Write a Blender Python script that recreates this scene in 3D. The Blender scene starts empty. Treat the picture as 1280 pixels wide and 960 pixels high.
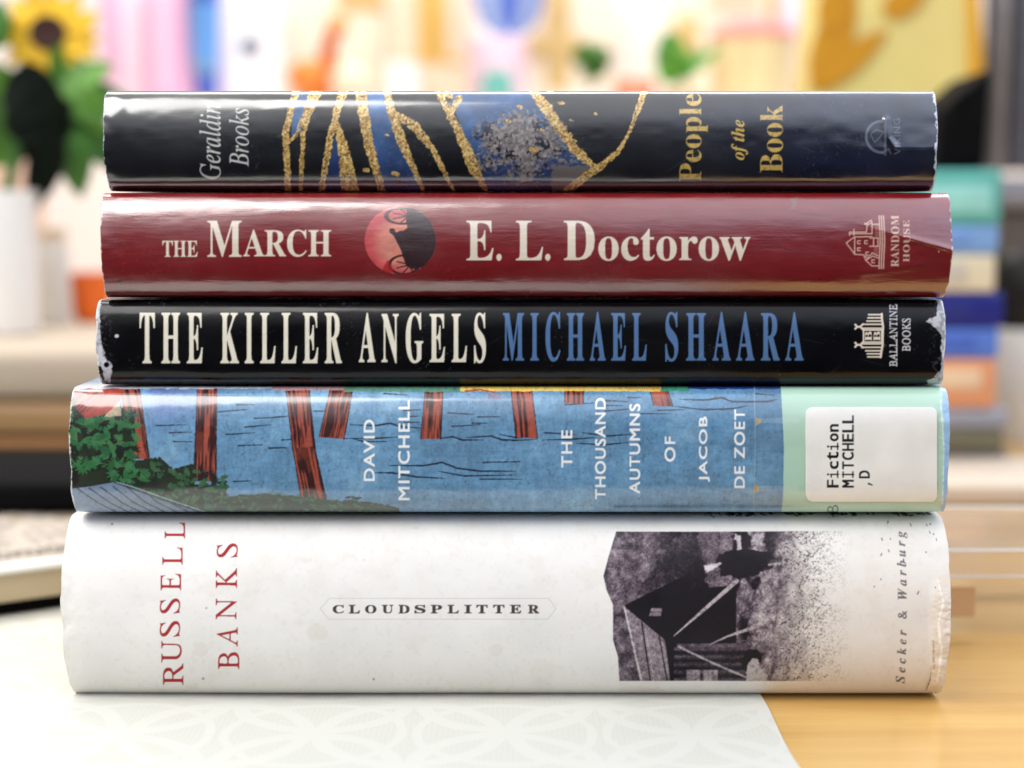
import bpy, bmesh, math, random
import numpy as np
from mathutils import Vector, Matrix

random.seed(7)
RNG = np.random.default_rng(11)
SC = bpy.context.scene
COL = SC.collection

# ------------------------------------------------------------------ camera
F_PX, CX, CY = 1859.0, 640.0, 480.0          # focal length in photo pixels (1280 wide)
PITCH = math.radians(6.41)
CAM_D, CAM_H = 0.42, 0.141
cam_d = bpy.data.cameras.new('camera')
cam_d.sensor_width = 36.0
cam_d.lens = 36.0 * F_PX / 1280.0
cam_d.clip_start, cam_d.clip_end = 0.01, 50
cam_d.dof.use_dof = True
cam_d.dof.focus_distance = 0.427
cam_d.dof.aperture_fstop = 5.0
cam = bpy.data.objects.new('camera', cam_d)
cam.location = (0, -CAM_D, CAM_H)
cam.rotation_euler = (math.radians(90) - PITCH, 0, 0)
COL.objects.link(cam)
SC.camera = cam

# ------------------------------------------------------------------ world and lamps
world = bpy.data.worlds.new('World')
SC.world = world
world.use_nodes = True
wn, wl = world.node_tree.nodes, world.node_tree.links
bg = wn['Background']
tc = wn.new('ShaderNodeTexCoord')
sep = wn.new('ShaderNodeSeparateXYZ')
wl.new(tc.outputs['Generated'], sep.inputs[0])
ramp = wn.new('ShaderNodeValToRGB')
ramp.color_ramp.interpolation = 'B_SPLINE'
mp = wn.new('ShaderNodeMapRange')
mp.inputs['From Min'].default_value, mp.inputs['From Max'].default_value = -1, 1
wl.new(sep.outputs['Z'], mp.inputs['Value'])
wl.new(mp.outputs[0], ramp.inputs[0])
e = ramp.color_ramp.elements          # a dim room at eye height, bright ceiling and windows above
e[0].position, e[0].color = 0.525, (0.016, 0.015, 0.016, 1)
e[1].position, e[1].color = 0.92, (1.0, 1.0, 1.0, 1)
m_ = ramp.color_ramp.elements.new(0.60); m_.color = (0.33, 0.345, 0.385, 1)
m_ = ramp.color_ramp.elements.new(0.72); m_.color = (0.79, 0.82, 0.88, 1)
tint = wn.new('ShaderNodeMix'); tint.data_type = 'RGBA'
mp2 = wn.new('ShaderNodeMapRange')
mp2.inputs['From Min'].default_value, mp2.inputs['From Max'].default_value = -0.05, 0.55
wl.new(sep.outputs['X'], mp2.inputs['Value'])
wl.new(mp2.outputs[0], tint.inputs[0])
tint.inputs[6].default_value = (1.0, 0.985, 0.96, 1)
tint.inputs[7].default_value = (1.48, 1.64, 2.0, 1)
mul = wn.new('ShaderNodeMix'); mul.data_type = 'RGBA'; mul.blend_type = 'MULTIPLY'; mul.inputs[0].default_value = 1.0
wl.new(ramp.outputs[0], mul.inputs[6]); wl.new(tint.outputs[2], mul.inputs[7])
wl.new(mul.outputs[2], bg.inputs['Color'])
bg.inputs['Strength'].default_value = 1.18


def area(name, loc, target, sx, sy, power, col):
    d = bpy.data.lights.new(name, 'AREA')
    d.shape, d.size, d.size_y, d.energy, d.color = 'RECTANGLE', sx, sy, power, col
    o = bpy.data.objects.new(name, d)
    o.location = loc
    o.rotation_euler = (Vector(target) - Vector(loc)).to_track_quat('-Z', 'Y').to_euler()
    COL.objects.link(o)
    return o


area('window_light', (-0.45, -0.32, 0.80), (-0.05, 0.0, 0.10), 0.8, 0.55, 9.5, (1.0, 0.985, 0.96))
area('back_window_light', (0.1, 0.75, 1.25), (0, 1.1, 0.2), 1.6, 0.6, 23.0, (1.0, 0.98, 0.95))

vs = SC.view_settings
vs.view_transform, vs.look, vs.exposure, vs.gamma = 'Standard', 'None', -0.06, 1.0
SC.cycles.use_denoising = True
SC.cycles.max_bounces = 10
SC.cycles.transparent_max_bounces = 12

# ------------------------------------------------------------------ helpers
cp, sp = math.cos(PITCH), math.sin(PITCH)


def P(px, py, Y):
    """the point that stands at depth Y and shows at photo pixel px, py"""
    a, b = (px - CX) / F_PX, (CY - py) / F_PX
    d = Vector((a, cp + b * sp, -sp + b * cp))
    k = (Y + CAM_D) / d.y
    return Vector((a * k, Y, CAM_H + d.z * k))


def PT(px, py, Z=0.0):
    a, b = (px - CX) / F_PX, (CY - py) / F_PX
    d = Vector((a, cp + b * sp, -sp + b * cp))
    k = (Z - CAM_H) / d.z
    return Vector((a * k, -CAM_D + d.y * k, Z))


def project(x, y, z):
    yy, zz = y + CAM_D, z - CAM_H
    dep = yy * cp - zz * sp
    up = yy * sp + zz * cp
    return CX + F_PX * x / dep, CY - F_PX * up / dep


def lin(c):
    c = np.asarray(c, dtype=np.float32)
    return np.where(c <= 0.04045, c / 12.92, ((np.maximum(c, 0) + 0.055) / 1.055) ** 2.4)


def L8(r, g, b):
    v = lin(np.array((r, g, b)) / 255.0)
    return (float(v[0]), float(v[1]), float(v[2]), 1.0)


def tag(o, label=None, cat=None, group=None, kind=None):
    if label: o['label'] = label
    if cat: o['category'] = cat
    if group: o['group'] = group
    if kind: o['kind'] = kind
    return o


def empty(name, loc=(0, 0, 0), rz=0.0):
    o = bpy.data.objects.new(name, None)
    o.location, o.rotation_euler = loc, (0, 0, rz)
    o.empty_display_size = 0.02
    COL.objects.link(o)
    return o


def obj(name, bm, mat, parent=None, smooth=True, loc=None):
    me = bpy.data.meshes.new(name)
    bmesh.ops.recalc_face_normals(bm, faces=bm.faces)
    bm.to_mesh(me)
    bm.free()
    if mat: me.materials.append(mat)
    if smooth:
        me.polygons.foreach_set('use_smooth', [True] * len(me.polygons))
        me.set_sharp_from_angle(angle=math.radians(40))
    o = bpy.data.objects.new(name, me)
    COL.objects.link(o)
    if parent: o.parent = parent
    if loc is not None: o.location = loc
    return o


def mat(name, c, rough=0.6, var=0.12, scale=30.0, bump=0.0, metallic=0.0, coat=0.0, trans=0.0, spec=0.5, stretch=(1, 1, 1)):
    m = bpy.data.materials.new(name)
    m.use_nodes = True
    n, l = m.node_tree.nodes, m.node_tree.links
    b = n['Principled BSDF']
    b.inputs['Roughness'].default_value = rough
    b.inputs['Metallic'].default_value = metallic
    b.inputs['Coat Weight'].default_value = coat
    b.inputs['Transmission Weight'].default_value = trans
    b.inputs['Specular IOR Level'].default_value = spec
    t = n.new('ShaderNodeTexCoord')
    mpg = n.new('ShaderNodeMapping')
    mpg.inputs['Scale'].default_value = stretch
    l.new(t.outputs['Object'], mpg.inputs[0])
    z = n.new('ShaderNodeTexNoise')
    z.inputs['Scale'].default_value = scale
    z.inputs['Detail'].default_value = 5
    l.new(mpg.outputs[0], z.inputs['Vector'])
    r = n.new('ShaderNodeValToRGB')
    c = np.array(c[:3])
    r.color_ramp.elements[0].position, r.color_ramp.elements[1].position = 0.3, 0.7
    r.color_ramp.elements[0].color = tuple(np.clip(c * (1 - var), 0, 1)) + (1,)
    r.color_ramp.elements[1].color = tuple(np.clip(c * (1 + var), 0, 1)) + (1,)
    l.new(z.outputs['Fac'], r.inputs[0])
    l.new(r.outputs[0], b.inputs['Base Color'])
    if bump:
        u = n.new('ShaderNodeBump')
        u.inputs['Strength'].default_value = bump
        u.inputs['Distance'].default_value = 0.001
        l.new(z.outputs['Fac'], u.inputs['Height'])
        l.new(u.outputs[0], b.inputs['Normal'])
    return m


def box(bm, x0, x1, y0, y1, z0, z1, bev=0.0, M=None):
    r = bmesh.ops.create_cube(bm, size=1.0)
    vs_ = r['verts']
    for v in vs_:
        v.co = Vector(((x0 + x1) / 2 + v.co.x * (x1 - x0), (y0 + y1) / 2 + v.co.y * (y1 - y0), (z0 + z1) / 2 + v.co.z * (z1 - z0)))
    if bev:
        es = list({e_ for v in vs_ for e_ in v.link_edges})
        r2 = bmesh.ops.bevel(bm, geom=es, offset=bev, segments=3, affect='EDGES', profile=0.5)
        vs_ = list({v for f in r2['faces'] for v in f.verts} | {v for v in vs_ if v.is_valid})
    if M is not None:
        allv = set(vs_)
        for v in list(vs_):
            for f in v.link_faces: allv.update(f.verts)
        bmesh.ops.transform(bm, matrix=M, verts=list(allv))


def lathe(bm, prof, seg=40, M=None):
    rings = []
    for (r, z) in prof:
        rings.append([bm.verts.new((r * math.cos(2 * math.pi * i / seg), r * math.sin(2 * math.pi * i / seg), z)) for i in range(seg)])
    for a, b in zip(rings, rings[1:]):
        for i in range(seg):
            bm.faces.new((a[i], a[(i + 1) % seg], b[(i + 1) % seg], b[i]))
    if prof[0][0] > 1e-5: bm.faces.new(rings[0][::-1])
    if prof[-1][0] > 1e-5: bm.faces.new(rings[-1])
    bmesh.ops.remove_doubles(bm, verts=bm.verts, dist=1e-6)
    if M is not None: bmesh.ops.transform(bm, matrix=M, verts=bm.verts)


def tube(bm, pts, rad, seg=10):
    pts = [Vector(p) for p in pts]
    rads = rad if isinstance(rad, (list, tuple)) else [rad] * len(pts)
    rings = []
    for i, p in enumerate(pts):
        d = (pts[min(i + 1, len(pts) - 1)] - pts[max(i - 1, 0)]).normalized()
        a = d.cross(Vector((0.3, 0.2, 1)) if abs(d.z) < 0.9 else Vector((1, 0.1, 0))).normalized()
        b = d.cross(a)
        rings.append([bm.verts.new(p + (a * math.cos(2 * math.pi * k / seg) + b * math.sin(2 * math.pi * k / seg)) * rads[i]) for k in range(seg)])
    for a, b in zip(rings, rings[1:]):
        for i in range(seg):
            bm.faces.new((a[i], a[(i + 1) % seg], b[(i + 1) % seg], b[i]))
    bm.faces.new(rings[0][::-1]); bm.faces.new(rings[-1])


def prism(bm, pts2, y0, y1, bev=0.0):
    """polygon in x,z extruded from y0 to y1"""
    a = [bm.verts.new((p[0], y0, p[1])) for p in pts2]
    b = [bm.verts.new((p[0], y1, p[1])) for p in pts2]
    n = len(a)
    fs = [bm.faces.new(a), bm.faces.new(b[::-1])]
    for i in range(n):
        fs.append(bm.faces.new((a[i], b[i], b[(i + 1) % n], a[(i + 1) % n])))
    if bev:
        es = list({e_ for f in fs for e_ in f.edges})
        bmesh.ops.bevel(bm, geom=es, offset=bev, segments=3, affect='EDGES', profile=0.5)


def leaf(bm, L, W, curl=0.3, fold=0.2, M=None, n=10, th=0.0006, tip=1.0):
    """a leaf or petal with thickness, from the origin along +x"""
    rows = []
    for side in (1, -1):
        g = []
        for i in range(n + 1):
            s = i / n
            w = W * 0.5 * (math.sin(math.pi * min(1, s * 0.97 + 0.03) ** (0.75 * tip)) ** 0.8)
            row = []
            for j in range(-2, 3):
                q = j / 2
                row.append(bm.verts.new((L * s, w * q, -curl * L * s * s + fold * abs(q) * w + side * th / 2)))
            g.append(row)
        rows.append(g)
    for g, flip in zip(rows, (False, True)):
        for i in range(n):
            for j in range(4):
                q = (g[i][j], g[i + 1][j], g[i + 1][j + 1], g[i][j + 1])
                bm.faces.new(q[::-1] if flip else q)
    new = [v for g in rows for r in g for v in r]
    if M is not None: bmesh.ops.transform(bm, matrix=M, verts=new)


# ------------------------------------------------------------------ print: artwork drawn as numbers, held as a colour per vertex
def vnoise(x, y, seed=0):
    xi, yi = np.floor(x).astype(np.int64), np.floor(y).astype(np.int64)
    fx, fy = (x - xi).astype(np.float32), (y - yi).astype(np.float32)
    fx, fy = fx * fx * (3 - 2 * fx), fy * fy * (3 - 2 * fy)

    def h(a, b):
        n = (a * 374761393 + b * 668265263 + seed * 974711) & 0x7fffffff
        n = ((n ^ (n >> 13)) * 1274126177) & 0x7fffffff
        return ((n ^ (n >> 16)) & 0xffff).astype(np.float32) / 65535.0
    return (h(xi, yi) * (1 - fx) + h(xi + 1, yi) * fx) * (1 - fy) + (h(xi, yi + 1) * (1 - fx) + h(xi + 1, yi + 1) * fx) * fy


def fbm(x, y, sx, sy=None, seed=0, oct_=4):
    sy = sy or sx
    v, a, t = 0, 1.0, 0
    for o in range(oct_):
        v = v + a * vnoise(x / sx * 2 ** o + 17.3 * o, y / sy * 2 ** o + 9.1 * o, seed + o)
        t += a
        a *= 0.55
    return v / t


def sstep(a, b, x):
    t = np.clip((x - a) / (b - a), 0, 1)
    return t * t * (3 - 2 * t)


class Canvas:
    S = 3

    def __init__(self, x0, y0, x1, y1, base):
        self.x0, self.y0 = x0, y0
        self.w, self.h = int((x1 - x0) * self.S), int((y1 - y0) * self.S)
        self.a = np.empty((self.h, self.w, 3), np.float32)
        self.a[:] = np.array(base, np.float32) / 255.0
        self.m = np.zeros((self.h, self.w), np.float32)       # foil mask
        xs = x0 + (np.arange(self.w, dtype=np.float32) + 0.5) / self.S
        ys = y0 + (np.arange(self.h, dtype=np.float32) + 0.5) / self.S
        self.X, self.Y = np.meshgrid(xs, ys)

    def roi(self, x0, y0, x1, y1):
        i0 = max(0, int((x0 - self.x0) * self.S)); i1 = min(self.w, int((x1 - self.x0) * self.S) + 2)
        j0 = max(0, int((y0 - self.y0) * self.S)); j1 = min(self.h, int((y1 - self.y0) * self.S) + 2)
        return slice(j0, max(j0, j1)), slice(i0, max(i0, i1))

    def blend(self, sl, mask, col, foil=None):
        c = np.array(col, np.float32)
        if c.ndim == 1: c = c / 255.0
        self.a[sl] = self.a[sl] * (1 - mask[..., None]) + c * mask[..., None]
        if foil is not None: self.m[sl] = self.m[sl] * (1 - mask) + foil * mask

    def polymask(self, pts, sl):
        X, Y = self.X[sl], self.Y[sl]
        ins = np.zeros(X.shape, bool)
        n = len(pts)
        for i in range(n):
            (xa, ya), (xb, yb) = pts[i], pts[(i + 1) % n]
            if ya == yb: continue
            c = ((ya > Y) != (yb > Y)) & (X < (xb - xa) * (Y - ya) / (yb - ya) + xa)
            ins ^= c
        return ins.astype(np.float32)

    def poly(self, pts, col, op=1.0, rough=0.0, seed=3, foil=None):
        xs, ys = [p[0] for p in pts], [p[1] for p in pts]
        sl = self.roi(min(xs) - 3, min(ys) - 3, max(xs) + 3, max(ys) + 3)
        if rough:
            sx, sy = self.X, self.Y
            kx = self.X[sl].copy(); ky = self.Y[sl].copy()
            X0, Y0 = self.X, self.Y
            self.X = X0.copy(); self.Y = Y0.copy()
            self.X[sl] = kx + rough * 2 * (fbm(kx, ky, 6, seed=seed) - 0.5)
            self.Y[sl] = ky + rough * 2 * (fbm(kx, ky, 6, seed=seed + 7) - 0.5)
            m = self.polymask(pts, sl)
            self.X, self.Y = X0, Y0
        else:
            m = self.polymask(pts, sl)
        self.blend(sl, m * op, col, foil)
        return sl, m

    def strokemask(self, pts, ws, sl, rough=0.0, seed=5, gs=3.0):
        X, Y = self.X[sl], self.Y[sl]
        best = np.full(X.shape, 1e9, np.float32)
        for (p, q, wa, wb) in zip(pts, pts[1:], ws, ws[1:]):
            dx, dy = q[0] - p[0], q[1] - p[1]
            t = np.clip(((X - p[0]) * dx + (Y - p[1]) * dy) / (dx * dx + dy * dy + 1e-9), 0, 1)
            d = np.hypot(X - p[0] - t * dx, Y - p[1] - t * dy) - 0.5 * (wa + (wb - wa) * t)
            best = np.minimum(best, d)
        if rough: best = best + rough * 2 * (fbm(X, Y, gs, seed=seed, oct_=3) - 0.5)
        return np.clip(0.5 - best * self.S, 0, 1)

    def stroke(self, pts, w, col, op=1.0, rough=0.0, seed=5, foil=None, gs=3.0):
        ws = w if isinstance(w, (list, tuple)) else [w] * len(pts)
        k = max(ws) + rough + 2
        sl = self.roi(min(p[0] for p in pts) - k, min(p[1] for p in pts) - k, max(p[0] for p in pts) + k, max(p[1] for p in pts) + k)
        m = self.strokemask(pts, ws, sl, rough, seed, gs)
        self.blend(sl, m * op, col, foil)
        return sl, m

    def ellipse(self, cx, cy, rx, ry, col, op=1.0, ring=None):
        sl = self.roi(cx - rx - 3, cy - ry - 3, cx + rx + 3, cy + ry + 3)
        X, Y = self.X[sl], self.Y[sl]
        d = (np.hypot((X - cx) / rx, (Y - cy) / ry) - 1) * min(rx, ry)
        m = np.clip(0.5 - d * self.S, 0, 1)
        if ring: m = m * np.clip(0.5 + (d + ring) * self.S, 0, 1)
        self.blend(sl, m * op, col)
        return sl, m

    def tris(self, T, sl):
        """coverage of many triangles given in photo pixels"""
        m = np.zeros(self.X[sl].shape, np.float32)
        oy, ox = sl[0].start, sl[1].start
        T = (T - np.array((self.x0, self.y0))) * self.S - np.array((ox, oy)) - 0.5
        H, W = m.shape
        for (a, b, c) in T:
            x0 = max(0, int(math.floor(min(a[0], b[0], c[0])))); x1 = min(W - 1, int(math.ceil(max(a[0], b[0], c[0]))))
            y0 = max(0, int(math.floor(min(a[1], b[1], c[1])))); y1 = min(H - 1, int(math.ceil(max(a[1], b[1], c[1]))))
            if x1 < x0 or y1 < y0: continue
            xx = np.arange(x0, x1 + 1)[None, :]; yy = np.arange(y0, y1 + 1)[:, None]
            ar = (b[0] - a[0]) * (c[1] - a[1]) - (b[1] - a[1]) * (c[0] - a[0])
            if abs(ar) < 1e-9: continue
            s = 1 if ar > 0 else -1
            e0 = s * ((b[0] - a[0]) * (yy - a[1]) - (b[1] - a[1]) * (xx - a[0]))
            e1 = s * ((c[0] - b[0]) * (yy - b[1]) - (c[1] - b[1]) * (xx - b[0]))
            e2 = s * ((a[0] - c[0]) * (yy - c[1]) - (a[1] - c[1]) * (xx - c[0]))
            m[y0:y1 + 1, x0:x1 + 1][(e0 >= -1e-6) & (e1 >= -1e-6) & (e2 >= -1e-6)] = 1.0
        return m

    def text(self, s, style, x0, y0, x1, y1, col, rot=False, track=1.0, fat=(0, 0), shear=0.0, op=1.0, wear=0.0, seed=1, bend=0.0, foil=None):
        """words fitted to the rectangle x0..x1, y0..y1; rot: read upwards. fat: canvas pixels grown across, along"""
        T = text_tris(s, style, track, shear)
        lo, hi = T.reshape(-1, 2).min(0), T.reshape(-1, 2).max(0)
        U = (T - lo) / (hi - lo)
        if rot:
            q = np.stack([x0 + (1 - U[..., 1]) * (x1 - x0), y1 - U[..., 0] * (y1 - y0)], -1)
            if bend: q[..., 0] += bend * (2 * U[..., 0] - 1) ** 2
        else:
            q = np.stack([x0 + U[..., 0] * (x1 - x0), y0 + (1 - U[..., 1]) * (y1 - y0)], -1)
        sl = self.roi(x0 - 5 - abs(bend), y0 - 5, x1 + 5 + abs(bend), y1 + 5)
        m = self.tris(q, sl)
        m = grow(m, fat[0], fat[1])
        if wear:
            n = fbm(self.X[sl], self.Y[sl], 2.0, seed=seed, oct_=3)
            m = m * (1 - wear * sstep(0.52, 0.7, n))
        self.blend(sl, m * op, col, foil)
        return sl, m


def grow(m, gx, gy):
    for g, ax in ((gx, 1), (gy, 0)):
        f = np.maximum if g > 0 else np.minimum
        for _ in range(abs(int(g))):
            a = np.roll(m, 1, ax)
            b = np.roll(m, -1, ax)
            m = f(m, f(a, b)) if _ % 1 == 0 else m
    return m


STYLES = {'bold': (0x1D400, 0x1D41A), 'italic': (0x1D434, 0x1D44E), 'bolditalic': (0x1D468, 0x1D482), 'sansbold': (0x1D5D4, 0x1D5EE), 'mono': (0x1D670, 0x1D68A), 'sans': None}
_tt = {}


def text_tris(s, style, track=1.0, shear=0.0):
    key = (s, style, track, shear)
    if key in _tt: return _tt[key]
    k = STYLES[style]
    if k:
        s = ''.join('\u210e' if (style == 'italic' and c == 'h') else chr(k[0] + ord(c) - 65) if 'A' <= c <= 'Z' else chr(k[1] + ord(c) - 97) if 'a' <= c <= 'z' else c for c in s)
    cu = bpy.data.curves.new('lettering', 'FONT')
    cu.body = s
    cu.resolution_u = 4
    cu.space_character = track
    o = bpy.data.objects.new('lettering', cu)
    COL.objects.link(o)
    dg = bpy.context.evaluated_depsgraph_get()
    me = bpy.data.meshes.new_from_object(o.evaluated_get(dg))
    me.calc_loop_triangles()
    co = np.empty(len(me.vertices) * 3, np.float32); me.vertices.foreach_get('co', co); co = co.reshape(-1, 3)[:, :2]
    ix = np.empty(len(me.loop_triangles) * 3, np.int32); me.loop_triangles.foreach_get('vertices', ix)
    T = co[ix].reshape(-1, 3, 2).copy()
    if shear: T[..., 0] += shear * T[..., 1]
    bpy.data.objects.remove(o); bpy.data.curves.remove(cu); bpy.data.meshes.remove(me)
    _tt[key] = T
    return T


def boxblur(a, k):
    for ax in (0, 1):
        pad = [(0, 0)] * a.ndim
        pad[ax] = (k // 2 + 1, k - k // 2 - 1)
        c = np.cumsum(np.pad(a, pad, mode='edge'), axis=ax, dtype=np.float64)
        n = a.shape[ax]
        if ax == 0: a = ((c[k:k + n] - c[:n]) / k).astype(np.float32)
        else: a = ((c[:, k:k + n] - c[:, :n]) / k).astype(np.float32)
    return a


def scratches(cv, n, seed, col):
    r = random.Random(seed)
    x1, y1 = cv.x0 + cv.w / cv.S, cv.y0 + cv.h / cv.S
    for _ in range(n):
        x, y = r.uniform(cv.x0 + 20, x1 - 20), r.uniform(cv.y0 + 16, y1 - 16)
        L, a = r.uniform(4, 34), r.gauss(0, 0.5)
        dx, dy = L * math.cos(a), L * math.sin(a)
        cv.stroke([(x, y), (x + dx * .5, y + dy * .5 + r.uniform(-1, 1)), (x + dx, y + dy)], [0.3, r.uniform(0.5, 0.9), 0.3], col, r.uniform(0.12, 0.4))
    return cv


def sample(cv, px, py):
    if not hasattr(cv, 'lin'):
        cv.lin = boxblur(np.concatenate([lin(cv.a), cv.m[..., None]], -1), 3)
    u = np.clip((px - cv.x0) * cv.S - 0.5, 0, cv.w - 1.001); v = np.clip((py - cv.y0) * cv.S - 0.5, 0, cv.h - 1.001)
    i, j = u.astype(int), v.astype(int)
    fx, fy = (u - i)[..., None], (v - j)[..., None]
    A = cv.lin
    return (A[j, i] * (1 - fx) + A[j, i + 1] * fx) * (1 - fy) + (A[j + 1, i] * (1 - fx) + A[j + 1, i + 1] * fx) * fy


def grid_mesh(name, V, C, material, parent):
    """one sheet from a rows x columns array of points with a colour per point"""
    R, N = V.shape[:2]
    me = bpy.data.meshes.new(name)
    me.vertices.add(R * N)
    me.vertices.foreach_set('co', V.astype(np.float32).reshape(-1))
    idx = np.arange(R * N).reshape(R, N)
    q = np.stack([idx[:-1, :-1], idx[:-1, 1:], idx[1:, 1:], idx[1:, :-1]], -1).reshape(-1, 4)
    me.loops.add(q.size)
    me.loops.foreach_set('vertex_index', q.reshape(-1).astype(np.int32))
    me.polygons.add(len(q))
    me.polygons.foreach_set('loop_start', np.arange(0, q.size, 4, dtype=np.int32))
    me.polygons.foreach_set('use_smooth', np.ones(len(q), bool))
    me.update(calc_edges=True)
    at = me.attributes.new('print', 'FLOAT_COLOR', 'POINT')
    at.data.foreach_set('color', C.astype(np.float32).reshape(-1))
    me.materials.append(material)
    o = bpy.data.objects.new(name, me)
    COL.objects.link(o)
    o.parent = parent
    return o


def print_mat(name, rough, coat, coat_rough, bump=0.1, stretch=(40, 300, 300), fine=0.05, spec=0.5, ior=1.72):
    """paper printed with the vertex colours; coat = the clear film or varnish over it"""
    m = bpy.data.materials.new(name)
    m.use_nodes = True
    n, l = m.node_tree.nodes, m.node_tree.links
    b = n['Principled BSDF']
    at = n.new('ShaderNodeAttribute'); at.attribute_name = 'print'
    l.new(at.outputs['Color'], b.inputs['Base Color'])
    l.new(at.outputs['Alpha'], b.inputs['Metallic'])
    b.inputs['Specular IOR Level'].default_value = spec
    b.inputs['Coat Weight'].default_value = coat
    b.inputs['Coat IOR'].default_value = ior
    t = n.new('ShaderNodeTexCoord')
    mg = n.new('ShaderNodeMapping'); mg.inputs['Scale'].default_value = stretch
    l.new(t.outputs['Object'], mg.inputs[0])
    z = n.new('ShaderNodeTexNoise'); z.inputs['Scale'].default_value = 1.0; z.inputs['Detail'].default_value = 6; z.inputs['Roughness'].default_value = 0.6
    l.new(mg.outputs[0], z.inputs['Vector'])
    z2 = n.new('ShaderNodeTexNoise'); z2.inputs['Scale'].default_value = 900; z2.inputs['Detail'].default_value = 3
    l.new(t.outputs['Object'], z2.inputs['Vector'])
    u = n.new('ShaderNodeBump'); u.inputs['Strength'].default_value = bump; u.inputs['Distance'].default_value = 0.0008
    l.new(z.outputs['Fac'], u.inputs['Height'])
    u2 = n.new('ShaderNodeBump'); u2.inputs['Strength'].default_value = fine; u2.inputs['Distance'].default_value = 0.0002
    l.new(z2.outputs['Fac'], u2.inputs['Height'])
    l.new(u.outputs[0], u2.inputs['Normal'])
    l.new(u2.outputs[0], b.inputs['Normal'])
    l.new(u.outputs[0], b.inputs['Coat Normal'])
    # smudges: roughness varies
    z3 = n.new('ShaderNodeTexNoise'); z3.inputs['Scale'].default_value = 60; z3.inputs['Detail'].default_value = 7
    l.new(t.outputs['Object'], z3.inputs['Vector'])
    for sock, base in (('Roughness', rough), ('Coat Roughness', coat_rough)):
        r = n.new('ShaderNodeMapRange')
        r.inputs['From Min'].default_value, r.inputs['From Max'].default_value = 0.3, 0.7
        r.inputs['To Min'].default_value, r.inputs['To Max'].default_value = base * 0.6, min(1, base * 1.5)
        l.new(z3.outputs['Fac'], r.inputs['Value'])
        l.new(r.outputs[0], b.inputs[sock])
    return m


# ------------------------------------------------------------------ the setting
def wood_mat():
    m = bpy.data.materials.new('honey_wood')
    m.use_nodes = True
    n, l = m.node_tree.nodes, m.node_tree.links
    b = n['Principled BSDF']
    t = n.new('ShaderNodeTexCoord')
    mg = n.new('ShaderNodeMapping'); mg.inputs['Scale'].default_value = (2.2, 34.0, 10.0)
    l.new(t.outputs['Object'], mg.inputs[0])
    z = n.new('ShaderNodeTexNoise'); z.inputs['Scale'].default_value = 1.6; z.inputs['Detail'].default_value = 8; z.inputs['Distortion'].default_value = 1.2
    l.new(mg.outputs[0], z.inputs['Vector'])
    r = n.new('ShaderNodeValToRGB')
    r.color_ramp.elements[0].position, r.color_ramp.elements[0].color = 0.30, L8(192, 146, 76)
    r.color_ramp.elements[1].position, r.color_ramp.elements[1].color = 0.72, L8(212, 172, 100)
    l.new(z.outputs['Fac'], r.inputs[0])
    pz = n.new('ShaderNodeTexNoise'); pz.inputs['Scale'].default_value = 1.0; pz.inputs['Detail'].default_value = 3
    pm2 = n.new('ShaderNodeMapping'); pm2.inputs['Scale'].default_value = (60.0, 1400.0, 60.0)
    l.new(t.outputs['Object'], pm2.inputs[0]); l.new(pm2.outputs[0], pz.inputs['Vector'])
    pr_ = n.new('ShaderNodeMapRange'); pr_.inputs['From Min'].default_value, pr_.inputs['From Max'].default_value = 0.55, 0.75; pr_.inputs['To Max'].default_value = 0.22
    l.new(pz.outputs['Fac'], pr_.inputs['Value'])
    px_ = n.new('ShaderNodeMix'); px_.data_type = 'RGBA'; px_.inputs[7].default_value = L8(150, 98, 44)
    l.new(pr_.outputs[0], px_.inputs[0]); l.new(r.outputs[0], px_.inputs[6])
    l.new(px_.outputs[2], b.inputs['Base Color'])
    b.inputs['Roughness'].default_value = 0.38
    b.inputs['Coat Weight'].default_value = 0.9
    b.inputs['Coat Roughness'].default_value = 0.09
    u = n.new('ShaderNodeBump'); u.inputs['Strength'].default_value = 0.05; u.inputs['Distance'].default_value = 0.0005
    l.new(z.outputs['Fac'], u.inputs['Height']); l.new(u.outputs[0], b.inputs['Normal'])
    return m


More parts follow.
